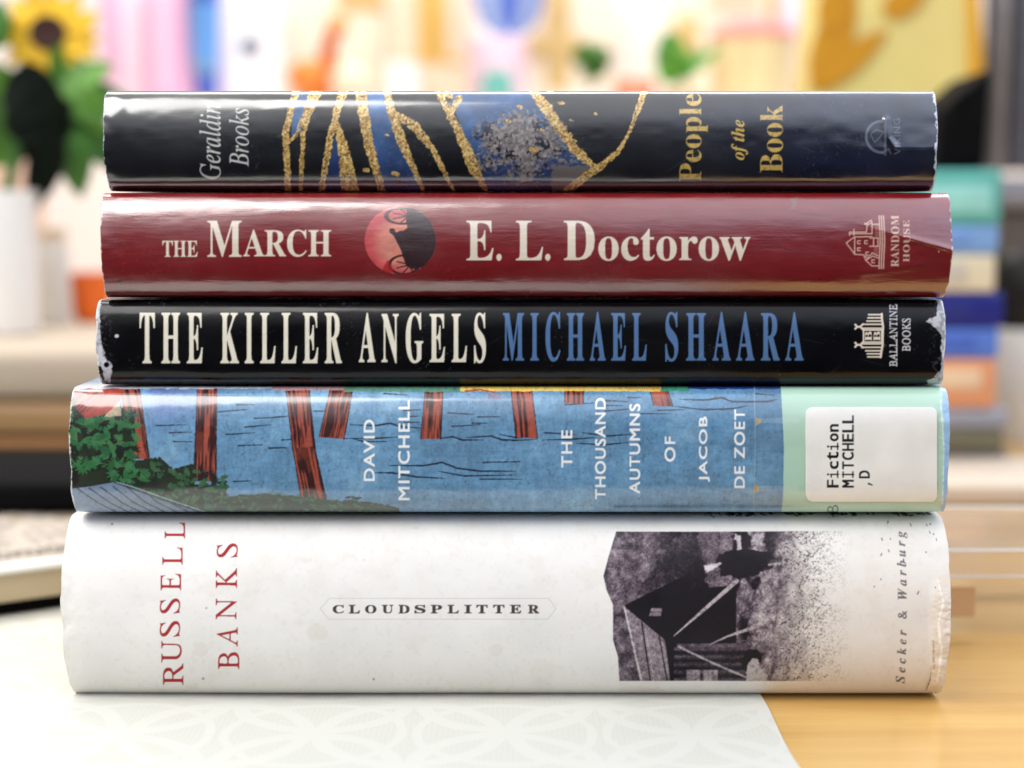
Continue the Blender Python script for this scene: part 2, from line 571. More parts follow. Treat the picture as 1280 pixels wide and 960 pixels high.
def cloth_mat():
    m = bpy.data.materials.new('white_damask')
    m.use_nodes = True
    n, l = m.node_tree.nodes, m.node_tree.links
    b = n['Principled BSDF']
    t = n.new('ShaderNodeTexCoord')

    def math_(op, a, c=None, d=None):
        k = n.new('ShaderNodeMath'); k.operation = op
        for i, v in enumerate((a, c, d)):
            if v is None: continue
            if isinstance(v, (int, float)): k.inputs[i].default_value = v
            else: l.new(v, k.inputs[i])
        return k.outputs[0]
    s = n.new('ShaderNodeSeparateXYZ')
    zd = n.new('ShaderNodeTexNoise'); zd.inputs['Scale'].default_value = 40
    l.new(t.outputs['Object'], zd.inputs['Vector'])
    l.new(t.outputs['Object'], s.inputs[0])
    wob = math_('MULTIPLY', zd.outputs['Fac'], 0.08)
    ring = None
    for ox, oy, w in ((0, 0, .045), (0.5, 0.5, .045), (0.5, 0, .025)):
        fx = math_('SUBTRACT', math_('FRACT', math_('ADD', math_('ADD', math_('DIVIDE', s.outputs[0], 0.052), ox), wob)), 0.5)
        fy = math_('SUBTRACT', math_('FRACT', math_('ADD', math_('ADD', math_('DIVIDE', s.outputs[1], 0.052), oy), wob)), 0.5)
        d = math_('SQRT', math_('ADD', math_('MULTIPLY', fx, fx), math_('MULTIPLY', fy, fy)))
        rr = math_('LESS_THAN', math_('ABSOLUTE', math_('SUBTRACT', d, 0.46)), w)
        ring = rr if ring is None else math_('MAXIMUM', ring, rr)
    thread = math_('MULTIPLY_ADD', math_('SINE', math_('MULTIPLY', s.outputs[0], 4200.0)), 0.5, 0.5)
    thread = math_('MULTIPLY', thread, math_('SUBTRACT', 1.0, ring))
    mix = n.new('ShaderNodeMix'); mix.data_type = 'RGBA'
    mix.inputs[6].default_value = L8(195, 194, 184); mix.inputs[7].default_value = L8(199, 198, 189)
    l.new(ring, mix.inputs[0])
    mx2 = n.new('ShaderNodeMix'); mx2.data_type = 'RGBA'
    l.new(math_('MULTIPLY', thread, 0.07), mx2.inputs[0])
    l.new(mix.outputs[2], mx2.inputs[6]); mx2.inputs[7].default_value = L8(150, 152, 140)
    l.new(mx2.outputs[2], b.inputs['Base Color'])
    b.inputs['Roughness'].default_value = 0.75
    u = n.new('ShaderNodeBump'); u.inputs['Strength'].default_value = 0.12; u.inputs['Distance'].default_value = 0.0002
    l.new(math_('ADD', ring, math_('MULTIPLY', thread, 0.4)), u.inputs['Height'])
    l.new(u.outputs[0], b.inputs['Normal'])
    return m


bm = bmesh.new(); box(bm, -1.3, 1.3, -0.105, 1.62, -0.035, 0.0, 0.004)
tag(obj('wooden_table', bm, wood_mat()), 'honey coloured wooden table with a varnished top under everything', 'table')
bm = bmesh.new(); box(bm, -2.2, 2.2, 1.66, 1.74, -0.8, 2.0)
tag(obj('wall', bm, mat('cream_plaster', L8(240, 232, 226), 0.9, 0.05, 6)), kind='structure')

# cloth: right edge runs from in front of the stack to the back
ca, cb = PT(1000, 960), PT(950, 875)
dv = (cb - ca)
ce0, ce1 = ca + dv * ((-0.1035 - ca.y) / dv.y), ca + dv * ((0.42 - ca.y) / dv.y)
bm = bmesh.new()
NX, NY = 40, 60
gr = []
for j in range(NY + 1):
    s = j / NY
    ed = ce0.lerp(ce1, s)
    row = []
    for i in range(NX + 1):
        t = i / NX
        x = -0.62 + (ed.x + 0.0006 * math.sin(40 * s) + 0.62) * t
        y = ed.y
        row.append((x, y, 0.0011 + 0.0004 * math.sin(x * 37 + y * 20) * math.sin(y * 31 - x * 9)))
    gr.append(row)
top = [[bm.verts.new(p) for p in r] for r in gr]
bot = [[bm.verts.new((p[0], p[1], 0.0002)) for p in r] for r in gr]
for j in range(NY):
    for i in range(NX):
        bm.faces.new((top[j][i], top[j][i + 1], top[j + 1][i + 1], top[j + 1][i]))
        bm.faces.new((bot[j][i], bot[j + 1][i], bot[j + 1][i + 1], bot[j][i + 1]))
for j in range(NY):
    for i in (0, NX):
        bm.faces.new((top[j][i], top[j + 1][i], bot[j + 1][i], bot[j][i]))
for i in range(NX):
    for j in (0, NY):
        bm.faces.new((top[j][i], top[j][i + 1], bot[j][i + 1], bot[j][i]))
tag(obj('tablecloth', bm, cloth_mat()), 'white patterned cloth lying under the books with its edge at lower right', 'tablecloth')

# ------------------------------------------------------------------ the five books
PAPER = mat('page_paper', L8(226, 216, 196), 0.85, 0.10, 1.0, 0.3, stretch=(5, 5, 2500))
BOARD = mat('case_cloth', L8(60, 56, 58), 0.8, 0.1, 400, 0.2)
BOARD_TAN = mat('tan_case_cloth', L8(196, 172, 130), 0.8, 0.1, 400, 0.2)


def make_book(label, cv, px, y_front, bulge, mm, kk, pm, cover_col, wear, disp=None, pitch=0.9, depth=0.152, board=BOARD, edge_col=(225, 222, 216)):
    xl, xr, yt, yb = px
    xm = 0.5 * (xl + xr)
    Yc = y_front + bulge * 0.72
    z1, z0 = P(xm, yt, Yc).z, P(xm, yb, Yc).z
    H, zc = (z1 - z0) / 2, (z1 + z0) / 2
    x0, x1 = P(xl, (yt + yb) / 2, y_front + bulge * 0.15).x, P(xr, (yt + yb) / 2, y_front + bulge * 0.15).x
    root = empty('hardcover_book', ((x0 + x1) / 2, y_front + bulge, z0))
    tag(root, label, 'book', 'books in the stack')
    # profile of the spine
    th = np.linspace(-1, 1, 4001)
    ys = y_front + bulge * (1 - (1 - np.abs(th) ** mm) ** (1 / kk)); zs = zc + H * th
    sarc = np.concatenate([[0], np.cumsum(np.hypot(np.diff(ys), np.diff(zs)))])
    px_m = (x1 - x0) / (xr - xl)
    nv = int(sarc[-1] / (pitch * px_m)) + 1
    sq = np.linspace(0, sarc[-1], nv)
    py_, pz_, pt_ = np.interp(sq, sarc, ys), np.interp(sq, sarc, zs), np.interp(sq, sarc, th)
    ty, tz = np.gradient(py_), np.gradient(pz_)
    ln = np.hypot(ty, tz); ny, nz = -tz / ln, ty / ln
    nu = int((xr - xl) / pitch)
    U = np.linspace(0, 1, nu)[None, :]
    # ragged ends
    zz = (pz_ - z0) / px_m
    le = 0.0010 * (fbm(zz, zz * 0, 26, seed=int(xl), oct_=3) - 0.5)
    re = 0.0010 * (fbm(zz, zz * 0 + 5, 26, seed=int(xr), oct_=3) - 0.5)
    XX = (x0 + le)[:, None] * (1 - U) + (x1 + re)[:, None] * U
    YY = np.repeat(py_[:, None], nu, 1); ZZ = np.repeat(pz_[:, None], nu, 1)
    qx, qy = project(XX, YY, ZZ)
    ends = np.minimum(U, 1 - U) * (xr - xl)                 # photo pixels from the nearer end
    dsp = 0.00042 * (fbm(qx, qy, 150, 60, seed=21 + int(yt), oct_=2) - 0.5) + 0.00010 * (fbm(qx, qy, 30, 16, seed=25 + int(yt), oct_=2) - 0.5) + 0.0004 * np.exp(-ends / 16) * (fbm(qx, qy, 34, 26, seed=31, oct_=2) - 0.6)
    fade = np.clip((1 - np.abs(pt_)) / 0.12, 0, 1)[:, None]
    if disp is not None: dsp = dsp + disp(qx, qy)
    dsp = dsp * fade
    YY2, ZZ2 = YY + ny[:, None] * dsp, ZZ + nz[:, None] * dsp
    C = sample(cv, qx, qy)
    # worn ends show the bare paper; on the top book also painted film highlights
    n1 = fbm(qx, qy, 7, 5, seed=41); n2 = fbm(qx, qy, 2.2, seed=43, oct_=3)
    wl_, wr_ = wear
    w = np.where(U < 0.5, wl_, wr_)
    wm = sstep(0.0, 1.2, w * (0.25 + 2.6 * np.maximum(n1 - 0.38, 0)) + (n2 - 0.5) * 1.6 - ends)
    ec = lin(np.array(edge_col) / 255.0)
    C[..., :3] = C[..., :3] * (1 - wm[..., None]) + ec * wm[..., None]
    C[..., 3] *= (1 - wm)
    V = np.stack([XX, YY2, ZZ2], -1)
    cc = np.concatenate([lin(np.array(cover_col) / 255.0), [0.0]])
    # covers run back from the two long edges
    rows_b, rows_t, cb_, ct_ = [], [], [], []
    for dy, art in ((depth, False), (0.012, False), (0.0015, True)):
        r = V[0].copy(); r[:, 1] += dy; rows_b.append(r); cb_.append(C[0] if art else np.tile(cc, (nu, 1)))
    for dy, art in ((0.0015, True), (0.012, False), (depth, False)):
        r = V[-1].copy(); r[:, 1] += dy; rows_t.append(r); ct_.append(C[-1] if art else np.tile(cc, (nu, 1)))
    V = np.concatenate([np.array(rows_b), V, np.array(rows_t)], 0)
    C = np.concatenate([np.array(cb_), C, np.array(ct_)], 0)
    NY_ = np.concatenate([[0] * 3, ny, [0] * 3]); NZ_ = np.concatenate([[-1] * 3, nz, [1] * 3])
    # paper thickness at both ends
    inn = np.zeros((len(NY_), 1, 3)); inn[:, 0, 1] = -NY_ * 0.0005; inn[:, 0, 2] = -NZ_ * 0.0005
    lft = V[:, :1] + inn; rgt = V[:, -1:] + inn
    lf2 = lft + np.array((0.004, 0, 0)); rg2 = rgt - np.array((0.004, 0, 0))
    ecc = np.tile(np.concatenate([ec, [0.0]]), (len(V), 1, 1))
    V = np.concatenate([lf2, lft, V, rgt, rg2], 1)
    C = np.concatenate([ecc, ecc, C, ecc, ecc], 1)
    C[..., 3] = np.clip(C[..., 3], 0, 1)
    o_ = np.array(root.location)
    grid_mesh('dust_jacket', V - o_, C, pm, root)
    # boards and the block of pages
    yb0 = y_front + bulge
    for (a, b) in ((z0 + 0.0007, z0 + 0.0030), (z1 - 0.0030, z1 - 0.0007)):
        bm = bmesh.new(); box(bm, x0 + 0.0012 - o_[0], x1 - 0.0012 - o_[0], 0.0005, depth - 0.001, a - o_[2], b - o_[2], 0.0005)
        obj('cover_board', bm, board, root)
    bm = bmesh.new()
    pr = []
    for t in np.linspace(-1, 1, 15):
        pr.append((y_front + bulge * (1 - (1 - abs(t) ** mm) ** (1 / kk)) * 0.7 + 0.0035 + bulge * 0.05 - o_[1], zc + (H - 0.0031) * t - o_[2]))
    for t in np.linspace(1, -1, 11):
        pr.append((depth - 0.006 - 0.004 * (1 - t * t) , zc + (H - 0.0031) * t - o_[2]))
    a_ = [bm.verts.new((x0 + 0.004 - o_[0], p[0], p[1])) for p in pr]
    b_ = [bm.verts.new((x1 - 0.004 - o_[0], p[0], p[1])) for p in pr]
    bm.faces.new(a_); bm.faces.new(b_[::-1])
    for i in range(len(pr)):
        bm.faces.new((a_[i], b_[i], b_[(i + 1) % len(pr)], a_[(i + 1) % len(pr)]))
    obj('page_block', bm, PAPER, root)
    return dict(root=root, x0=x0, x1=x1, z0=z0, z1=z1, H=H, zc=zc, yf=y_front, B=bulge, mm=mm, kk=kk)


def gold(cv, pts, ws, rough=2.0, seed=5, tone=0.0):
    k = max(ws) + 5
    sl = cv.roi(min(p[0] for p in pts) - k, min(p[1] for p in pts) - k, max(p[0] for p in pts) + k, max(p[1] for p in pts) + k)
    ws = [w_ * 0.92 for w_ in ws]
    m = cv.strokemask(pts, ws, sl, rough, seed, 4.0)
    m = m * (1 - 0.85 * sstep(0.66, 0.74, fbm(cv.X[sl], cv.Y[sl], 2.2, seed=seed + 130, oct_=3)))
    X, Y = cv.X[sl], cv.Y[sl]
    g = 0.5 * fbm(X, Y, 3.0, seed=seed + 50, oct_=3) + 0.5 * fbm(X, Y, 1.3, seed=seed + 90, oct_=2)
    g = sstep(0.22, 0.72, g)[..., None]
    lo, hi = np.array((128, 86, 26)) / 255, np.array((246, 214, 140)) / 255
    cv.blend(sl, m, lo * (1 - g) + hi * g, 0.10)


# ---- top book
def art_people():
    cv = Canvas(118, 100, 1184, 252, (8, 10, 18))
    X, Y = cv.X, cv.Y
    n = fbm(X, Y, 40, 20, seed=2)
    k = sstep(780, 1150, X) * 0.6
    cv.a += (np.array((12, 22, 60), np.float32) / 255) * (k * (0.4 + n))[..., None]

    def wash(pts, seed, dark=0.0):
        xs, ys = [p[0] for p in pts], [p[1] for p in pts]
        sl = cv.roi(min(xs) - 2, min(ys) - 2, max(xs) + 2, max(ys) + 2)
        m = cv.polymask(pts, sl)
        x, y = X[sl], Y[sl]
        a = fbm(x, y, 26, seed=seed, oct_=5)[..., None]
        d = sstep(150, 240, y)[..., None] * 0.65 + dark
        c = np.array((58, 94, 142)) / 255 * (1 - d) + np.array((12, 24, 66)) / 255 * d
        c = c * (0.62 + 0.75 * a)
        cv.blend(sl, m, c)
    wash([(374, 100), (392, 100), (376, 165), (364, 170), (366, 140)], 5)
    wash([(418, 168), (424, 182), (430, 250), (404, 250)], 6, 0.2)
    wash([(456, 100), (484, 100), (498, 160), (530, 250), (478, 250), (462, 180)], 7)
    wash([(556, 100), (665, 100), (700, 155), (742, 208), (706, 250), (606, 250), (580, 170)], 8)
    # mottled stone patch
    sl = cv.roi(585, 125, 745, 245)
    x, y = X[sl], Y[sl]
    inside = cv.polymask([(588, 128), (672, 118), (742, 208), (712, 245), (612, 245), (590, 190)], sl)
    r = np.hypot((x - 652) / 62, (y - 182) / 40)
    patch = 0.55 * fbm(x, y, 22, 15, seed=14, oct_=6) + 0.45 * fbm(x, y, 3.5, 2.6, seed=114, oct_=4)
    pm_ = sstep(0.43, 0.56, patch + 0.22 * (1 - r)) * sstep(1.5, 1.0, r) * inside
    tone = fbm(x, y, 3.2, seed=15, oct_=4)[..., None]
    cv.blend(sl, pm_ * 0.93, (np.array((136, 124, 118)) / 255) * (0.42 + 1.15 * tone))
    sp_ = sstep(0.54, 0.62, 0.5 * fbm(x, y, 12, seed=18, oct_=5) + 0.5 * fbm(x, y, 3, seed=118, oct_=3)) * sstep(1.35, 0.7, r) * inside
    cv.blend(sl, sp_ * 0.9, (14, 16, 30))
    bl = sstep(0.56, 0.66, fbm(x, y, 20, seed=19, oct_=4)) * inside * sstep(195, 215, y)
    cv.blend(sl, bl * 0.8, (26, 40, 112))
    sl2, _ = cv.poly([(688, 205), (742, 208), (712, 250), (690, 245)], (120, 108, 96), 0.85, 6, 22)
    G = gold
    G(cv, [(374, 100), (366, 128), (357, 165), (360, 238)], [10, 9, 9, 9], seed=1)
    G(cv, [(401, 100), (386, 135), (379, 165), (376, 238)], [18, 14, 7, 6], seed=2)
    G(cv, [(377, 150), (371, 168), (361, 178)], [5, 5, 4], 1.2, seed=3)
    G(cv, [(434, 100), (421, 140), (412, 175), (402, 238)], [14, 10, 9, 8], seed=4)
    G(cv, [(421, 152), (430, 190), (438, 240)], [5, 16, 25], seed=5)
    G(cv, [(448, 100), (455, 145), (462, 185), (478, 240)], [16, 15, 13, 9], seed=6)
    G(cv, [(481, 100), (488, 135), (500, 170), (514, 205), (530, 240)], [9, 11, 14, 9, 4], seed=7)
    G(cv, [(490, 140), (518, 157), (540, 185), (568, 240)], [8, 13, 8, 5], seed=8)
    G(cv, [(541, 100), (556, 130), (574, 165), (590, 205), (608, 240)], [10, 9, 11, 17, 5], seed=9)
    G(cv, [(560, 148), (570, 130), (573, 124)], [5, 8, 11], 1.5, seed=10)
    G(cv, [(556, 112), (563, 120)], [8, 9], 1.5, seed=11)
    G(cv, [(661, 106), (682, 135), (700, 160), (722, 190), (741, 208)], [8, 16, 14, 13, 8], 3.4, seed=12)
    G(cv, [(810, 100), (800, 130), (787, 165), (772, 190), (752, 207), (727, 224), (706, 240)], [10, 8, 4, 7, 9, 11, 9], 1.6, seed=13)
    for (a, b, r) in ((650, 133, 5), (702, 128, 5), (714, 150, 4), (668, 187, 8), (484, 168, 4), (495, 217, 7), (458, 212, 6), (688, 114, 6), (745, 142, 3), (636, 150, 5), (678, 162, 4)):
        G(cv, [(a - r / 3, b), (a + r / 3, b + 1)], [r, r * 0.8], 1.5, seed=int(a))
    light = (206, 204, 200)
    cv.text('Geraldin', 'italic', 249, 129, 276, 224, light, True)
    cv.text('Brooks', 'italic', 286, 135, 311, 208, light, True)
    au = (212, 178, 92)
    cv.text('People', 'bold', 849, 117, 885, 227, au, True, 1.0, (-1, 0), wear=0.25)
    cv.text('of the', 'bolditalic', 914, 150, 935, 200, au, True)
    cv.text('Book', 'bold', 950, 131, 979, 216, au, True, 1.0, (-1, 0), wear=0.25)
    gy = (128, 136, 152)
    cv.ellipse(1101, 171, 20, 21, gy, 0.75, 3.2)
    cv.poly([(1104, 148), (1122, 148), (1122, 196), (1104, 196)], (14, 18, 34), 0.9)
    cv.stroke([(1106, 150), (1106, 193)], 3, gy, 0.6)
    cv.stroke([(1088, 168), (1095, 162), (1104, 165), (1099, 172), (1093, 178), (1088, 168)], 1.2, gy, 0.7)
    cv.stroke([(1102, 192), (1110, 186), (1113, 192)], 1.5, gy, 0.6)
    cv.text('VIKING', 'sans', 1117, 148, 1125, 193, gy, True, 1.1, op=0.75)
    # scuffs and specks of wear on the film
    sp2 = sstep(0.72, 0.76, fbm(X, Y, 3.0, seed=60, oct_=2)) * sstep(0.5, 0.7, fbm(X, Y, 60, seed=61)) * 0.3
    cv.blend((slice(None), slice(None)), sp2 * (1 - cv.m), (120, 124, 134))
    return cv


# ---- second book
def art_march():
    cv = Canvas(112, 228, 1204, 386, (120, 14, 19))
    X, Y = cv.X, cv.Y
    n = fbm(X, Y, 30, 5, seed=3, oct_=5)
    cv.a *= (0.92 + 0.18 * n)[..., None]
    cr = (236, 222, 202)
    cv.text('THE', 'bold', 203, 301, 247, 321, cr, fat=(0, 0))
    cv.text('M', 'bold', 259, 276, 302, 321, cr, fat=(0, 0))
    cv.text('ARCH', 'bold', 304, 287, 414, 321, cr, fat=(0, 0))
    cv.text('E.', 'bold', 583, 276, 627, 326, cr)
    cv.text('L.', 'bold', 645, 276, 688, 326, cr)
    cv.text('D', 'bold', 705, 276, 743, 325, cr, fat=(1, 0))
    cv.text('octorow', 'bold', 748, 286, 938, 326, cr, fat=(0, 0))
    # disc with a gun carriage against the sun
    sl, m = cv.ellipse(500.5, 300.5, 44.5, 42.5, (214, 118, 92))
    x, y = X[sl], Y[sl]
    g = fbm(x, y, 14, 8, seed=8)[..., None]
    edge = sstep(0.55, 1.0, np.hypot((x - 508) / 50, (y - 303) / 44))[..., None]
    c = np.array((222, 138, 118)) / 255 * (1 - edge) + np.array((208, 76, 82)) / 255 * edge
    cv.blend(sl, m, c * (0.82 + 0.3 * g))
    dk = (40, 14, 20)

    def clipd(fn):
        keep = cv.a.copy()
        fn()
        new = cv.a[sl] * m[..., None] + keep[sl] * (1 - m[..., None])
        cv.a[:] = keep
        cv.a[sl] = new
    def sil():
        cv.poly([(509, 250), (560, 250), (560, 336), (512, 336), (506, 318), (502, 310), (498, 300), (493, 292), (500, 288), (508, 286)], dk, 0.96, 1.6, 9)
        for (cx, cy, rx, ry) in ((503, 270, 23, 11), (505, 331, 20, 13)):
            cv.ellipse(cx, cy, rx, ry, dk, 0.9, 2.6)
            for k in range(9):
                a = 2 * math.pi * k / 9
                cv.stroke([(cx + 8, cy), (cx + 8 + 0.9 * rx * math.cos(a), cy + 0.9 * ry * math.sin(a))], 1.6, dk, 0.9)
        cv.stroke([(489, 288), (495, 294), (504, 312), (511, 330)], [5, 6, 6, 8], dk, 0.95)
        cv.ellipse(490.5, 289, 3.6, 3.6, dk)
        cv.poly([(480, 330), (486, 324), (492, 340), (478, 344)], (176, 26, 28), 0.8, 2, 12)
    clipd(sil)
    # publisher's house
    pk = (232, 196, 176)
    q = lambda a, b: (1030 + a * 0.1355, 240 + b * 0.1355)
    for a in (505, 525, 545):
        cv.stroke([q(a, 222), q(a + 10, 460), q(a, 705)], 1.3, pk)
    for ln in ([(500, 610), (450, 590), (385, 630), (440, 680), (500, 680)], [(385, 630), (365, 580), (285, 575), (205, 470), (280, 415), (440, 412)], [(283, 575), (283, 420)],
               [(235, 385), (440, 385)], [(240, 370), (390, 370)], [(275, 345), (275, 400)], [(235, 370), (235, 400)], [(390, 365), (395, 300), (372, 290)], [(375, 300), (435, 262), (440, 300), (500, 300)], [(400, 300), (435, 290)], [(440, 300), (440, 385)],
               [(420, 425), (500, 425)], [(455, 425), (455, 495)], [(495, 425), (495, 495)], [(420, 500), (500, 500)], [(440, 560), (500, 590)], [(380, 590), (400, 610), (440, 570)]):
        cv.stroke([q(*p) for p in ln], 1.25, pk, 0.95)
    for (a, b) in ((310, 450), (310, 515), (375, 450), (440, 625), (385, 555)):
        cv.stroke([q(a + 25, b), q(a, b), q(a, b + 26), q(a + 25, b + 26)], 1.2, pk, 0.95)
    for k in range(7):
        cv.stroke([q(470, 310 + k * 16), q(500, 310 + k * 16)], 0.7, pk, 0.7)
        cv.stroke([q(460, 510 + k * 10), q(498, 510 + k * 10)], 0.6, pk, 0.6)
    cv.text('RANDOM', 'bold', 1113, 270, 1123, 333, pk, True, 1.1, op=0.95)
    cv.text('HOUSE', 'bold', 1128, 276, 1136, 327, pk, True, 1.1, op=0.95)
    cv.stroke([(172, 256), (196, 268), (226, 278)], [0.6, 1.2, 0.5], (190, 130, 132), 0.7)
    cv.poly([(987, 248), (998, 246), (996, 256), (993, 262), (988, 261), (991, 254)], (112, 72, 58), 0.8, 1.2, 4)
    sp2 = sstep(0.74, 0.77, fbm(X, Y, 3.0, seed=70, oct_=2)) * sstep(0.52, 0.75, fbm(X, Y, 60, seed=71)) * 0.18
    cv.blend((slice(None), slice(None)), sp2, (190, 140, 140))
    cv.stroke([(148, 352), (152, 356)], 3, (40, 8, 10), 0.9, 1)
    return cv


# ---- third book
def art_angels():
    cv = Canvas(106, 364, 1196, 494, (5, 5, 8))
    X, Y = cv.X, cv.Y
    cr, bl = (226, 218, 198), (80, 112, 154)
    for w_, a, b in (('THE', 175, 253), ('KILLER', 276, 427), ('ANGELS', 449, 607)):
        cv.text(w_, 'bold', a, 391, b, 454, cr, track=1.52, fat=(1, 0))
    for w_, a, b in (('MICHAEL', 629, 808), ('SHAARA', 832, 1004)):
        cv.text(w_, 'bold', a, 390, b, 452, bl, track=1.52, fat=(1, 0))
    q = lambda a, b: (1040 + a * 0.1354, 360 + b * 0.1354)
    ew = (228, 214, 196)
    def S(pts, w): cv.stroke([q(*p) for p in pts], w, ew)
    S([(460, 238), (462, 290), (472, 360), (468, 440), (468, 520), (455, 600), (450, 640)], 2.6)
    for (yy, xx) in ((245, 338), (275, 332), (305, 322), (335, 285), (372, 285)):
        S([(xx, yy), (455, yy)], 1.8)
    for (yy, xx) in ((515, 285), (548, 275), (580, 312), (608, 325), (636, 330)):
        S([(xx, yy), (455, yy)], 1.8)
    for yy in (358, 525):
        S([(215, yy - 20), (232, yy), (215, yy + 18)], 2.4)
        S([(232, yy), (262, yy)], 2.4)
        S([(285, yy - 25), (262, yy), (285, yy + 25)], 2.2)
    S([(292, 385), (292, 500)], 2.0)
    S([(292, 388), (460, 388)], 1.8); S([(292, 500), (460, 500)], 1.8)
    S([(460, 385), (460, 500)], 2.0)
    a = q(305, 490); b = q(368, 400)
    cv.text('B', 'bold', a[0], b[1], b[0], a[1], ew, True)
    a = q(385, 490); b = q(445, 400)
    cv.text('B', 'bold', a[0], b[1], b[0], a[1], ew, True)
    cv.text('BALLANTINE', 'italic', 1112, 380, 1121.5, 458, (206, 204, 206), True, 1.0, (1, 0), -0.24)
    cv.text('BOOKS', 'italic', 1128, 398, 1138, 439, (206, 204, 206), True, 1.0, (1, 0), -0.24)
    sp2 = sstep(0.78, 0.82, fbm(X, Y, 2.6, seed=80, oct_=2)) * sstep(0.5, 0.7, fbm(X, Y, 70, seed=81)) * 0.3
    sp2 = np.maximum(sp2, sstep(0.66, 0.7, fbm(X, Y, 2.6, seed=82, oct_=2)) * np.maximum(sstep(150, 128, X), sstep(1150, 1176, X)) * 0.3)
    cv.blend((slice(None), slice(None)), sp2, (190, 190, 196))
    # torn corners
    for pts, s in (([(112, 366), (125.5, 366), (125, 392), (126, 420), (129, 438), (133, 452), (126, 458), (112, 455)], 5), ([(127, 450), (137, 451), (140, 462), (137, 480), (131, 474), (128, 462)], 6),
                   ([(1196, 372), (1170, 374), (1173, 384), (1171, 394), (1158, 402), (1165, 405), (1176, 418), (1177, 440), (1176, 460), (1169, 472), (1158, 476), (1166, 490), (1196, 490)], 7)):
        sl, m = cv.poly(pts, (214, 212, 216), 0.92, 3.0, s)
        x, y = X[sl], Y[sl]
        cv.blend(sl, m * sstep(0.5, 0.6, fbm(x, y, 5, seed=s + 20)) * 0.6, (120, 124, 140))
    cv.ellipse(146, 420, 2.6, 2.2, (220, 220, 224), 0.9)
    cv.ellipse(133, 456, 3.4, 3.4, (8, 8, 10), 1)
    return cv


